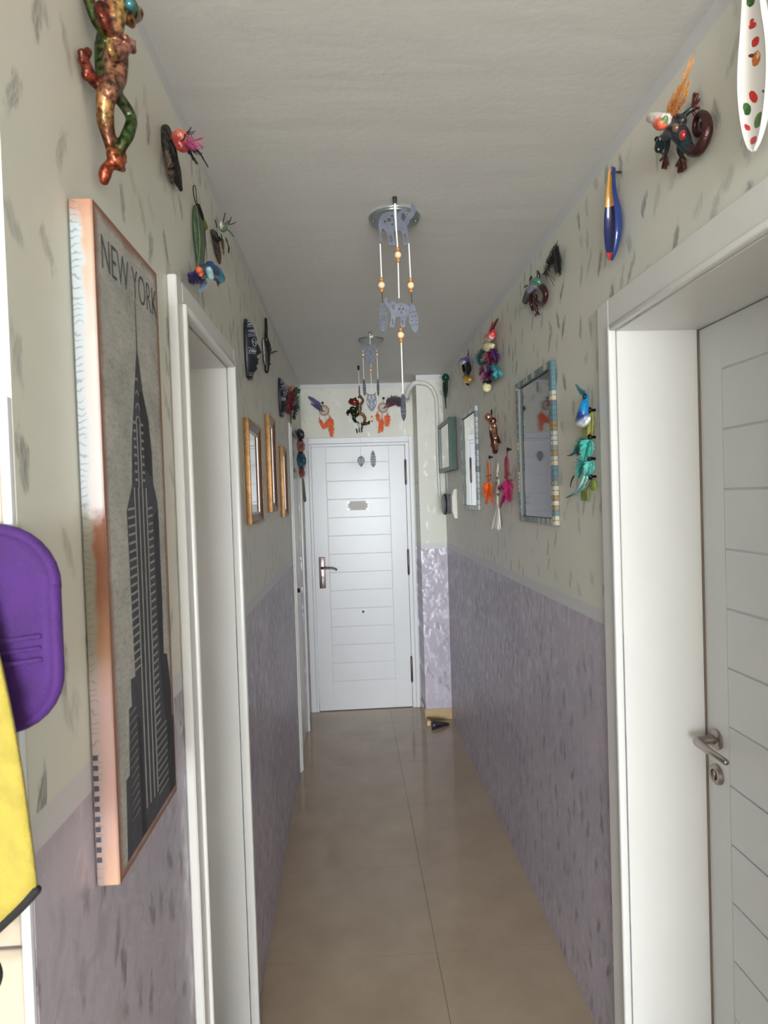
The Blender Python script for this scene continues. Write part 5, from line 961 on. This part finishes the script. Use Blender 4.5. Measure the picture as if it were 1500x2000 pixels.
for q in (((0.6897, 2.1232, 2.4214), (0.6897, 2.068, 2.4117), (0.6937, 2.0299, 2.374), (0.6977, 2.013, 2.3477)), ((0.6897, 2.1009, 2.4168), (0.6917, 2.0432, 2.3958), (0.6957, 1.9961, 2.3586)), ((0.6997, 1.9893, 2.4657), (0.7017, 1.9791, 2.4813))): b.tube(q, .0011, n=4, col=lin(60, 50, 44))
b.obj('vane', FEAM, bf, smooth=False)
M().tube([(0.6837, 2.1286, 2.4057), (0.6897, 2.1012, 2.4134), (0.6937, 2.0251, 2.4331), (0.7017, 1.9948, 2.4712)], .0022, n=5).obj('quill', mat('grey_quill', lin(120, 114, 100), .6), bf)

rb = bird('bird_ornament', 'red craft bird with long red tail at the top of the ragged feather garland', (0.6837, 2.8942, 2.4194), [([(0.6837, 2.9708, 2.4225), (0.6797, 2.8891, 2.4061), (0.6797, 2.8169, 2.3966), (0.6837, 2.8018, 2.4111)], [.014, .022, .020, .012], lin(190, 44, 44)), ([(0.6737, 2.9497, 2.4123), (0.6677, 2.8398, 2.3792), (0.6697, 2.7766, 2.3768)], [.006, .007, .006], lin(226, 190, 186)), ([(0.6657, 2.7985, 2.3896)], .011, lin(206, 86, 70))], .003)
M().feather([(0.6837, 2.8727, 2.4209), (0.6857, 2.8066, 2.4405), (0.6897, 2.7342, 2.4496)], .022, RN, lin(150, 26, 44), 26, ragged=.12).feather([(0.6817, 2.8952, 2.427), (0.6837, 2.849, 2.443), (0.6877, 2.8328, 2.462)], .018, RN, lin(196, 40, 48), 22, ragged=.12).feather([(0.6837, 2.8518, 2.42), (0.6877, 2.7853, 2.4391), (0.6937, 2.7596, 2.4547)], .014, RN, lin(120, 20, 34), 22, ragged=.12).obj('red_tail_feathers', FEAM, rb, smooth=False)
M().feather([(0.6857, 2.8373, 2.4397), (0.6877, 2.8334, 2.4574), (0.6877, 2.832, 2.4688)], .005, RN, BLK, 10).obj('dark_tip', FEAM, rb, smooth=False)
fg = thing('feather_garland', 'ragged garland of teal, magenta and purple feathers below the red bird', 'garland', (0.7137, 3.0383, 2.318))
M().tube([(0.7017, 2.8684, 2.4051), (0.6997, 2.9438, 2.3219), (0.7017, 2.9872, 2.2196), (0.7057, 3.0419, 2.1919)], .006, n=6).obj('cord', MC['grey_green_cord'], fg)
def tuft(parent, nm, q, wd, c, n=22, c2=None): M().feather(q, wd, RN, c, int(n*1.7), tipcol=c2, ragged=.35, fluff=.35).feather(q, wd*.8, EN, c, n, tipcol=c2, ragged=.35, fluff=.35).obj(nm, FEAM, parent, smooth=False)
for nm, q, wd, c in (('teal_feather', ((0.6837, 2.9565, 2.3597), (0.6737, 3.0253, 2.3663), (0.6687, 3.0763, 2.3529), (0.6737, 3.0673, 2.3226)), .030, lin(50, 96, 100)), ('teal_feather', ((0.6837, 2.8765, 2.3068), (0.6737, 2.941, 2.3071), (0.6687, 3.0332, 2.3127)), .026, lin(32, 62, 72)), ('magenta_feather', ((0.6837, 2.8924, 2.349), (0.6777, 2.8806, 2.3198), (0.6787, 2.868, 2.2858)), .034, lin(136, 28, 64)), ('purple_feather', ((0.6837, 2.8199, 2.3456), (0.6797, 2.7776, 2.3073), (0.6837, 2.7589, 2.2752)), .036, lin(78, 32, 92)), ('dark_red_feather', ((0.6837, 2.8555, 2.3067), (0.6797, 2.7905, 2.2825), (0.6837, 2.7511, 2.2596)), .024, lin(96, 24, 40)), ('purple_feather', ((0.6837, 2.8788, 2.2881), (0.6797, 2.8763, 2.254), (0.6837, 2.9287, 2.2332)), .036, lin(54, 34, 84)), ('magenta_feather', ((0.6837, 3.0108, 2.2924), (0.6777, 3.0546, 2.2866), (0.6837, 3.1081, 2.277)), .030, lin(146, 52, 108)), ('magenta_feather', ((0.6837, 2.936, 2.2616), (0.6777, 2.9461, 2.2343), (0.6837, 3.0308, 2.2284)), .040, lin(140, 32, 90)), ('turquoise_feather', ((0.6837, 2.8, 2.2612), (0.6777, 2.74, 2.2252), (0.6837, 2.7486, 2.1994)), .040, lin(66, 156, 160)), ('turquoise_feather', ((0.6837, 2.887, 2.2224), (0.6777, 2.7923, 2.1989), (0.6837, 2.7486, 2.1994)), .026, lin(80, 150, 156)), ('dark_feather', ((0.6837, 2.8485, 2.1957), (0.6777, 2.9492, 2.2103), (0.6837, 3.0657, 2.2325)), .014, lin(36, 30, 44))): tuft(fg, nm, q, wd, c)
for nm, q in (('cream_bird', ((0.6837, 2.997, 2.3969), (0.6717, 2.8604, 2.3558), (0.6797, 2.8028, 2.3461))), ('cream_bird', ((0.6937, 2.998, 2.2093), (0.6797, 2.9504, 2.1834), (0.6877, 2.9761, 2.173)))):
    figure(nm, [(q, [.016, .024, .012], lin(206, 198, 150))], .004, BIRDM, fg, 2)

pp = bird('bird_ornament', 'small purple craft bird with raised dark tail on the right wall near the pillar', (0.6837, 3.501, 2.4355), [([(0.6777, 3.6463, 2.4502), (0.6737, 3.5264, 2.4385), (0.6797, 3.4503, 2.427), (0.6837, 3.4096, 2.4348)], [.012, .020, .020, .010], lin(86, 66, 128)), ([(0.6657, 3.5505, 2.4234), (0.6617, 3.4346, 2.4096)], [.006, .007], lin(196, 186, 206))], .0035)
M().feather([(0.6837, 3.4394, 2.436), (0.6877, 3.4118, 2.458), (0.6897, 3.4468, 2.4921)], .016, RN, lin(60, 54, 62), 20, ragged=.2).obj('tail_feather', FEAM, pp, smooth=False)
yg = thing('gecko_figurine', 'small black and yellow gecko figurine hanging under the purple bird', 'figurine', (0.7137, 3.5885, 2.3799))
figure('gecko_body', [([(0.6937, 3.4784, 2.4215), (0.6877, 3.4244, 2.3754), (0.6877, 3.4734, 2.3511)], [.014, .018, .014], lin(54, 50, 48)), ([(0.6837, 3.5511, 2.4202), (0.6837, 3.5393, 2.394), (0.6897, 3.5277, 2.368)], [.010, .010, .008], BLK), ([(0.6897, 3.5621, 2.3512), (0.6837, 3.457, 2.3219), (0.6877, 3.3908, 2.306)], [.014, .024, .014], lin(206, 162, 62)), ([(0.6937, 3.4238, 2.3865), (0.6977, 3.4184, 2.3625)], [.008, .006], BLK), ([(0.6937, 3.5262, 2.3117), (0.7017, 3.5079, 2.2993)], [.008, .006], lin(70, 52, 30))], .004, LIZM, yg, 2)
go = thing('green_ornament', 'dark green round ornament with long trailing tail high beside the pillar', 'ornament', (0.7137, 4.3982, 2.4908))
M().ell((0.6837, 4.2087, 2.4795), (.026, .034, .030), n=14, m=10).obj('green_ball', mat('bottle_green_gloss', lin(16, 66, 44), .15), go)
M().tube([(0.6917, 4.2855, 2.466), (0.6937, 4.3313, 2.4171), (0.6977, 4.3231, 2.3507), (0.7017, 4.3375, 2.2879)], [.014, .012, .006, .003], n=7).tube([(0.6937, 4.2317, 2.4557), (0.6977, 4.2435, 2.4084), (0.7017, 4.3004, 2.3612)], [.010, .007, .003], n=6).obj('tail_tassel', mat('dark_green_thread', lin(34, 52, 40), .8), go)
M().ell((0.6937, 4.4518, 2.5423), .010, n=8, m=6).obj('pale_bead', mat('pale_bead', lin(190, 196, 186), .3), go)

# ------------------------------------------------------------------ frames on the right wall
def bars(t, y0, y1, z0, z1, fw, dp, m_):
    out = []
    for nm, p, q in (('frame_stile', (y0, z0), (y0+fw, z1)), ('frame_stile', (y1-fw, z0), (y1, z1)), ('frame_rail', (y0+fw, z1-fw), (y1-fw, z1)), ('frame_rail', (y0+fw, z0), (y1-fw, z0+fw))):
        out.append(M().box((XR-.001, *p), (XR-dp, *q)).obj(nm, m_, t, smooth=False, bevel=.0015))
    return out
def mosaic_mirror(label, y0, y1, z0, z1, fw, dp, pal, pane, step, seed):
    t = thing('mosaic_mirror', label, 'mirror', (XR, (y0+y1)/2, z0)); R_ = random.Random(seed)
    fr_ = bars(t, y0, y1, z0, z1, fw, dp-.003, mat('grey_mosaic_grout', lin(120, 124, 120), .7))
    mats = [mat('mosaic_'+n_, c, .3, var=.2, vs=80) for n_, c in pal]
    cache = {}
    def piece(par, a, c, m_):
        k = (round(c[0]-a[0], 3), round(c[1]-a[1], 3), round(c[2]-a[2], 3), m_.name)
        if k not in cache:
            o = M().box(a, c).obj('mosaic_piece', m_, par, smooth=False, bevel=.0012); cache[k] = (o, a)
        else:
            o0, a0 = cache[k]; o = o0.copy(); COL.objects.link(o); o.parent = par; o.location = V(o0.location)+V(a)-V(a0)
    for bi, (a0, a1) in enumerate(((y0, y0+fw), (y1-fw, y1))):
        n_ = int((z1-z0)/step); h = (z1-z0)/n_
        for i in range(n_):
            f = i/n_; m_ = mats[(0 if f > .62 else 3 if f > .55 else 1 if f > .34 else 0 if f > .22 else 2) if bi == 0 and R_.random() < .6 else R_.randrange(len(mats))]
            j = R_.choice((0, .0008)); zz = z0+h*i
            piece(fr_[bi], (XR-dp-j, a0+.001, zz+.001), (XR-dp+.0028-j, a1-.001, zz+h-.001), m_)            # front face
            ye = a0 if bi == 0 else a1; s_ = -1 if bi == 0 else 1
            piece(fr_[bi], (XR-dp+.0032, ye+(s_*.0024 if s_ < 0 else -.0002), zz+.001), (XR-.0012, ye+(.0002 if s_ < 0 else .0024), zz+h-.001), m_)   # outer edge face
    for bi, (a0, a1) in ((2, (z1-fw, z1)), (3, (z0, z0+fw))):
        n_ = int((y1-y0-2*fw)/step); h = (y1-y0-2*fw)/n_
        for i in range(n_): yy = y0+fw+h*i; piece(fr_[bi], (XR-dp, yy+.001, a0+.001), (XR-dp+.0028, yy+h-.001, a1-.001), mats[R_.randrange(len(mats))] if R_.random() < .6 else mats[0])
    M().box((XR-.001, y0+fw+.0003, z0+fw+.0003), (XR-.008, y1-fw-.0003, z1-fw-.0003)).obj('mirror_pane', pane, t, smooth=False)
    return t
mosaic_mirror('larger mosaic framed smoked mirror on the right wall between the dreamcatchers and teal feathers', 2.062, 2.50, 1.551, 2.115, .024, .020, (('sea_blue', lin(86, 118, 128)), ('pale_grey', lin(168, 168, 158)), ('cream', lin(190, 178, 154)), ('ochre', lin(146, 122, 82)), ('sage', lin(124, 132, 118)), ('slate', lin(92, 104, 116))), mat('smoked_mirror', lin(150, 150, 156), .04, 1.), .017, 3)
mosaic_mirror('narrow silver mosaic mirror on the right wall beyond the small copper figurine', 3.33, 3.76, 1.583, 2.155, .026, .018, (('silver', lin(196, 200, 204)), ('frost', lin(170, 178, 182)), ('pearl', lin(214, 214, 210)), ('smoke', lin(120, 128, 136)), ('haze', lin(150, 160, 166)), ('mist', lin(186, 190, 186))), MIRR, .03, 5)
gb = thing('shadow_box_frame', 'deep dark green framed picture on the right wall beside the pillar', 'picture frame', (XR, 4.25, 1.84))
bars(gb, 4.01, 4.50, 1.838, 2.185, .026, .052, mat('dark_green_lacquer', lin(24, 64, 51), .35, var=.15, vs=30))
M().box((XR-.001, 4.0365, 1.8645), (XR-.020, 4.4735, 2.1585)).obj('mount_board', mat('cream_mount', lin(190, 188, 176), .6), gb, smooth=False)
M().box((XR-.040, 4.0365, 1.8645), (XR-.042, 4.4735, 2.1585)).obj('glass_pane', mat('reflective_glass', lin(214, 214, 206), .03, .6), gb, smooth=False)
ic = thing('intercom', 'ribbed grey round bell unit beside a white wall plate below the green frame', 'intercom', (XR, 4.18, 1.6))
M().prism([(XR-.0005, 4.055, 1.515), (XR-.0005, 4.055, 1.715), (XR-.022, 4.055, 1.712), (XR-.036, 4.055, 1.66), (XR-.036, 4.055, 1.57), (XR-.020, 4.055, 1.517)], (0, 1, 0), .075).obj('white_plate', mat('ivory_plastic', lin(222, 216, 202), .4), ic, smooth=False, bevel=.002)
b = M(); pr = []
for i in range(15): pr += [(.068+.0028*(i % 2), .012+.004*i)]
b.lathe([(.055, 0), (.066, .010)]+pr+[(.06, .072), (.02, .074)], (XR-.0005, 4.235, 1.612), (-1, 0, 0), 26).obj('ribbed_bell', mat('grey_ribbed_plastic', lin(128, 128, 136), .4, .2), ic, smooth=False)
M().lathe([(.071, 0), (.0745, .004), (.0745, .008), (.070, .010)], (XR-.0505, 4.235, 1.612), (-1, 0, 0), 26).obj('dark_ring', DARK, ic)
M().tube([(XR-.004, 4.44, 1.835), (XR-.004, 4.43, 1.76), (XR-.006, 4.40, 1.70), (XR-.01, 4.30, 1.66)], .004, n=6).obj('bell_wire', GP, ic)

cf = thing('copper_figurine', 'shiny copper cherub-like figurine on the right wall between the two mosaic mirrors', 'figurine', (0.7137, 2.9934, 1.9699))
cc, cb = lin(196, 148, 124), lin(116, 72, 60)
figure('copper_body', [([(0.6797, 2.9359, 2.0383)], .020, cc), ([(0.6837, 2.8609, 2.0113)], .017, cb), ([(0.6837, 2.8929, 2.0058), (0.6797, 2.8482, 1.9764), (0.6837, 2.8588, 1.9439), (0.6877, 2.8498, 1.9046), (0.6937, 2.8793, 1.8685)], [.016, .021, .020, .018, .014], cb), ([(0.6797, 2.898, 1.9968), (0.6637, 2.7806, 1.9735)], [.008, .011], cc), ([(0.6737, 2.9052, 1.9881), (0.6637, 2.8017, 1.9666), (0.6677, 2.7672, 1.9765)], [.006, .007, .007], cc), ([(0.6677, 2.7672, 1.9765)], .011, cc), ([(0.6737, 2.8147, 1.9584), (0.6737, 2.789, 1.9228)], [.009, .008], cc), ([(0.6837, 2.7997, 1.933), (0.6877, 2.7801, 1.9075), (0.6917, 2.7682, 1.9016)], [.009, .010, .005], lin(104, 50, 42)), ([(0.6837, 2.8811, 1.9318), (0.6857, 2.8942, 1.8942)], [.010, .010], lin(96, 58, 48)), ([(0.6837, 2.8036, 1.9005), (0.6897, 2.831, 1.8791)], [.008, .007], cc)], .003, paintmat('copper_figurine', .22, .85, .4, 160, .3), cf, 2)
M().tube([(0.7017, 2.9657, 2.0418), (0.7037, 2.9721, 2.06), (0.7077, 2.9868, 2.0795)], .004, n=6).obj('hanger', DARK, cf)
def tassel_catcher(label, nail, ring, beadp, downs, c, c2, rr):
    t = thing('dreamcatcher', label, 'dreamcatcher', nail, 'tassel dreamcatchers on the right wall')
    M().lathe([(.004, 0), (.004, .010), (.009, .012), (.009, .018), (.003, .020)], (XR-.0005, nail[1], nail[2]), (-1, 0, 0), 10).obj('nail', DARK, t)
    M().tube([nail, V(nail).lerp(V(ring), .5), V(ring)+V((0, 0, rr*1.4))], .003, n=5).obj('cord', mat('cord_'+label.split()[0], c2, .8), t)
    b = M(); b.tube([V(ring)+V((-.002, rr*.7*math.sin(a), rr*1.5*math.cos(a))) for a in [2*math.pi*i/16 for i in range(17)]], .0048, n=6, k=1)
    b.tube([V(ring)+V((0, 0, rr*1.4)), V(ring)+V((0, 0, -rr*1.4))], .0014, n=4, k=1).tube([V(ring)+V((0, -rr*.7, 0)), V(ring)+V((0, rr*.7, 0))], .0014, n=4, k=1).tube([V(ring)+V((0, -rr*.5, rr)), V(ring)+V((0, rr*.5, -rr))], .0014, n=4, k=1); b.obj('hoop', MC['cord_'+label.split()[0]], t)
    for q in beadp: M().ell(q, .0075, n=8, m=6).obj('wood_bead', mat('dark_amber_bead', lin(120, 76, 56), .35), t)
    for q, wd, k in downs: M().feather(q, wd, RN, c, k, tipcol=c, ragged=.4, fluff=.6, swept=.7).feather(q, wd*.6, EN, c, k, tipcol=c, ragged=.4, fluff=.6, swept=.7).obj('down_feather', FEAM, t, smooth=False)
    return t
tassel_catcher('orange downy dreamcatcher hanging left of the white macrame cord', (0.6957, 3.0187, 1.8516), (0.6957, 3.0277, 1.781), ((0.6957, 3.0646, 1.7596), (0.6957, 3.0213, 1.7426), (0.6957, 3.0077, 1.7624)), ((((0.6937, 3.0357, 1.7381), (0.6897, 3.0454, 1.7027), (0.6917, 3.0711, 1.6618)), .052, 44), (((0.6837, 2.9815, 1.7316), (0.6797, 2.991, 1.6943), (0.6857, 3.0616, 1.6181)), .036, 34), (((0.6937, 3.0076, 1.6941), (0.6937, 2.9902, 1.6561), (0.6957, 2.9607, 1.6134)), .014, 20)), lin(236, 104, 36), lin(190, 110, 70), .030)
tassel_catcher('magenta downy dreamcatcher hanging right of the white macrame cord', (0.6957, 2.6652, 1.8605), (0.6957, 2.674, 1.7802), ((0.6957, 2.7006, 1.7407), (0.6957, 2.675, 1.7307), (0.6957, 2.6382, 1.7495)), ((((0.6937, 2.6673, 1.7305), (0.6897, 2.6472, 1.6943), (0.6917, 2.678, 1.6429)), .046, 46), (((0.6837, 2.657, 1.7126), (0.6837, 2.7224, 1.6938), (0.6877, 2.8249, 1.6933)), .026, 24), (((0.6937, 2.6999, 1.6771), (0.6937, 2.7494, 1.643), (0.6957, 2.8288, 1.6026)), .020, 24), (((0.6937, 2.6645, 1.6766), (0.6937, 2.6582, 1.654), (0.6957, 2.6507, 1.6338)), .026, 22)), lin(178, 32, 100), lin(140, 52, 70), .032)
mc = thing('macrame_hanging', 'white twisted macrame cord ending in a fringed tassel', 'wall hanging', (0.7137, 2.9437, 1.6799))
M().tube([(0.7077, 2.9121, 1.8242), (0.7017, 2.8593, 1.8042), (0.6977, 2.8563, 1.7753), (0.6997, 2.8774, 1.7521), (0.6977, 2.8427, 1.7221), (0.6977, 2.8662, 1.6914), (0.6997, 2.8802, 1.6431), (0.6997, 2.8845, 1.6066)], [.003, .005, .006, .006, .006, .007, .0065, .006], n=8).obj('twisted_cord', mat('ecru_cotton', lin(206, 196, 182), .9), mc)
b = M(); rr_ = random.Random(4)
for i in range(26):
    a = rr_.uniform(-1, 1); e = V((0.7017, 2.9146, 1.5079))+V((rr_.uniform(-.012, .004), a*.075, rr_.uniform(-.012, .018))); s0 = V((0.6977, 2.8762, 1.6068))+V((0, a*.014, rr_.uniform(-.008, .008))); b.tube([s0, s0.lerp(e, .5)+V((0, a*.010, 0)), e], [.0042, .0045, .003], n=5, k=3)
b.obj('fringe', mat('ecru_fringe', lin(214, 208, 200), .95), mc)['kind'] = 'stuff'
for q in ((0.6937, 2.8538, 1.7417), (0.6937, 2.8667, 1.7181), (0.6937, 2.843, 1.6648)): M().ell(q, .007, n=8, m=6).obj('dark_bead', mat('smoky_bead', lin(96, 88, 84), .3), mc)

bb = bird('bird_ornament', 'bright blue craft bird hanging head down beside the right doorway', (0.6837, 1.7531, 1.8864), [([(0.6837, 1.7303, 1.9388), (0.6777, 1.7242, 1.9146), (0.6717, 1.722, 1.8882), (0.6717, 1.7351, 1.8666)], [.008, .012, .016, .020], lin(20, 122, 178)), ([(0.6717, 1.7544, 1.8721), (0.6657, 1.7159, 1.8614), (0.6677, 1.6867, 1.8662)], [.013, .016, .012], lin(22, 84, 160)), ([(0.6677, 1.7527, 1.8601), (0.6617, 1.7062, 1.8516), (0.6637, 1.6772, 1.8565), (0.6677, 1.6683, 1.8666)], [.006, .008, .007, .005], lin(214, 222, 222)), ([(0.6597, 1.7146, 1.8788)], .006, lin(24, 40, 110))], .0028)
M().feather([(0.6857, 1.7352, 1.9425), (0.6837, 1.7681, 1.9571), (0.6857, 1.8123, 1.9848)], .013, RN, lin(62, 142, 160), 24, ragged=.15).feather([(0.6857, 1.7316, 1.9389), (0.6837, 1.7607, 1.9499), (0.6857, 1.7967, 1.9712)], .010, RN, lin(44, 112, 140), 20, ragged=.15).obj('tail_feather', FEAM, bb, smooth=False)
M().ell((0.6717, 1.7076, 1.9323), (.005, .005, .009), n=8, m=6).obj('dark_clip', DARK, bb)
def fob(name, label, nail, dy=.0):
    t = thing(name, label, 'wall hanging', nail, 'hangings nailed beside the right doorway')
    M().lathe([(.004, 0), (.004, .012), (.009, .014), (.009, .020), (.004, .022)], (XR-.0005, nail[1], nail[2]), (-1, 0, 0), 10).obj('nail', DARK, t); return t
OLV = mat('olive_green_disc', lin(122, 138, 50), .35, var=.2, vs=40); LOL = mat('olive_braid', lin(150, 148, 72), .7, var=.3, vs=90)
f1 = fob('braided_pendant', 'olive green braided pendant hanging behind the blue bird', (0.7017, 1.7369, 1.8969))
M().tube([(0.7017, 1.737, 1.894), (0.6997, 1.7367, 1.8808), (0.6977, 1.756, 1.8568)], .0022, n=5).obj('cord', LOL, f1)
b = M()
for s_ in (0, 1, 2): b.tube([V((0.6977, 1.7467, 1.8822)).lerp(V((0.6977, 1.7586, 1.817)), k/5)+V((.004*math.sin(k*2.1+s_*2.1), .011*math.cos(k*2.1+s_*2.1)-.002*s_, 0)) for k in range(6)], .0048, n=6, k=3)
b.tube([(0.7037, 1.735, 1.8864), (0.7037, 1.7334, 1.8539), (0.7037, 1.7467, 1.8215)], .0035, n=6).tube([(0.6997, 1.804, 1.8657), (0.6997, 1.8137, 1.8423), (0.6997, 1.8033, 1.8168)], .004, n=6).obj('braid', LOL, f1)
tq = lin(62, 168, 156)
f2 = fob('feather_pendant', 'upper turquoise downy feather pendant with a curved dark quill', (0.7017, 1.74, 1.8194))
for q, wd, c in ((((0.6937, 1.7297, 1.8142), (0.6837, 1.7323, 1.7927), (0.6837, 1.7582, 1.7533)), .030, tq), (((0.6837, 1.7244, 1.7979), (0.6777, 1.7629, 1.8045), (0.6777, 1.8048, 1.787)), .024, lin(40, 132, 128)), (((0.6957, 1.731, 1.8128), (0.6937, 1.7277, 1.7862), (0.6957, 1.7419, 1.7608)), .014, lin(84, 186, 170)), (((0.6777, 1.7797, 1.794), (0.6777, 1.7968, 1.7833), (0.6777, 1.7811, 1.773)), .016, lin(30, 100, 104))): tuft(f2, 'turquoise_down', q, wd, c, 32)
M().tube([(0.6777, 1.788, 1.7917), (0.6797, 1.819, 1.7819), (0.6817, 1.8548, 1.7768), (0.6857, 1.9015, 1.7785)], [.005, .004, .0028, .0008], n=6).obj('dark_quill', mat('brown_quill', lin(62, 48, 44), .5), f2)
f3 = fob('feather_pendant', 'lower turquoise downy feather pendant with a long curved pale feather', (0.7017, 1.7458, 1.7579))
for q, wd, c in ((((0.6937, 1.7337, 1.7529), (0.6877, 1.7311, 1.7338), (0.6877, 1.7481, 1.7081)), .024, lin(92, 184, 170)), (((0.6897, 1.758, 1.7531), (0.6837, 1.7828, 1.7428), (0.6837, 1.8015, 1.7072)), .026, lin(44, 136, 128)), (((0.6957, 1.7273, 1.7539), (0.6937, 1.7237, 1.7332), (0.6957, 1.7375, 1.7133)), .014, lin(96, 190, 176))): tuft(f3, 'turquoise_down', q, wd, c, 30)
tuft(f3, 'pale_curved_feather', ((0.6837, 1.7373, 1.7166), (0.6797, 1.7603, 1.6849), (0.6817, 1.8245, 1.6602), (0.6897, 1.9271, 1.6465)), .013, lin(130, 196, 188), 32, lin(150, 206, 196))
M().tube([(0.6837, 1.839, 1.7117), (0.6857, 1.8671, 1.697), (0.6937, 1.8992, 1.6784)], [.003, .0025, .001], n=5).obj('dark_quill', MC['brown_quill'], f3)
f4 = fob('disc_pendant', 'olive green disc pendant at the bottom beside the right doorway', (0.7017, 1.7435, 1.706))
M().tube([(0.7017, 1.7456, 1.7031), (0.6997, 1.7411, 1.6956)], .002, n=5, k=1).obj('cord', LOL, f4)
M().lathe([(.013, 0), (.0165, .002), (.0165, .006), (.012, .008)], (XR-.010, V((0.6997, 1.7344, 1.6821)).y, V((0.6997, 1.7344, 1.6821)).z), (-1, -.15, 0), 20).obj('disc', OLV, f4)
M().tube([(0.7017, 1.746, 1.6957), (0.7017, 1.7701, 1.6785), (0.7017, 1.7944, 1.6668)], .002, n=5).obj('side_cord', LOL, f4)
M().box(V((0.6977, 1.7724, 1.6666)), V((0.7037, 1.8258, 1.6363))).obj('tag', OLV, f4, smooth='auto', bevel=.002)

# ------------------------------------------------------------------ floor
ds = thing('door_stop', 'dark pointed wedge door stop with a wooden block on the floor by the pillar', 'door stop', (.575, 4.37, 0))
M().prism([(.530, 4.33, .001), (.545, 4.41, .001), (.672, 4.425, .001), (.665, 4.41, .001)], (0, 0, 1), .012).obj('rubber_wedge', mat('dark_rubber', lin(46, 40, 42), .5), ds, smooth=False, bevel=.002)
M().tube([(.548, 4.385, .030), (.60, 4.39, .024), (.64, 4.405, .018), (.668, 4.415, .012)], [.018, .014, .009, .003], n=8).obj('tapered_handle', MC['dark_rubber'], ds)
M().lathe([(.020, 0), (.022, .004), (.022, .020), (.012, .026), (.006, .03)], (.552, 4.38, .012), (0, 0, 1), 14).obj('knob', mat('dark_blue_grey', lin(62, 62, 74), .35), ds)
M().box((.508, 4.415, .001), (.536, 4.455, .038)).obj('wood_block', mat('pale_wood_block', lin(206, 176, 140), .6), ds, smooth=False, bevel=.003)
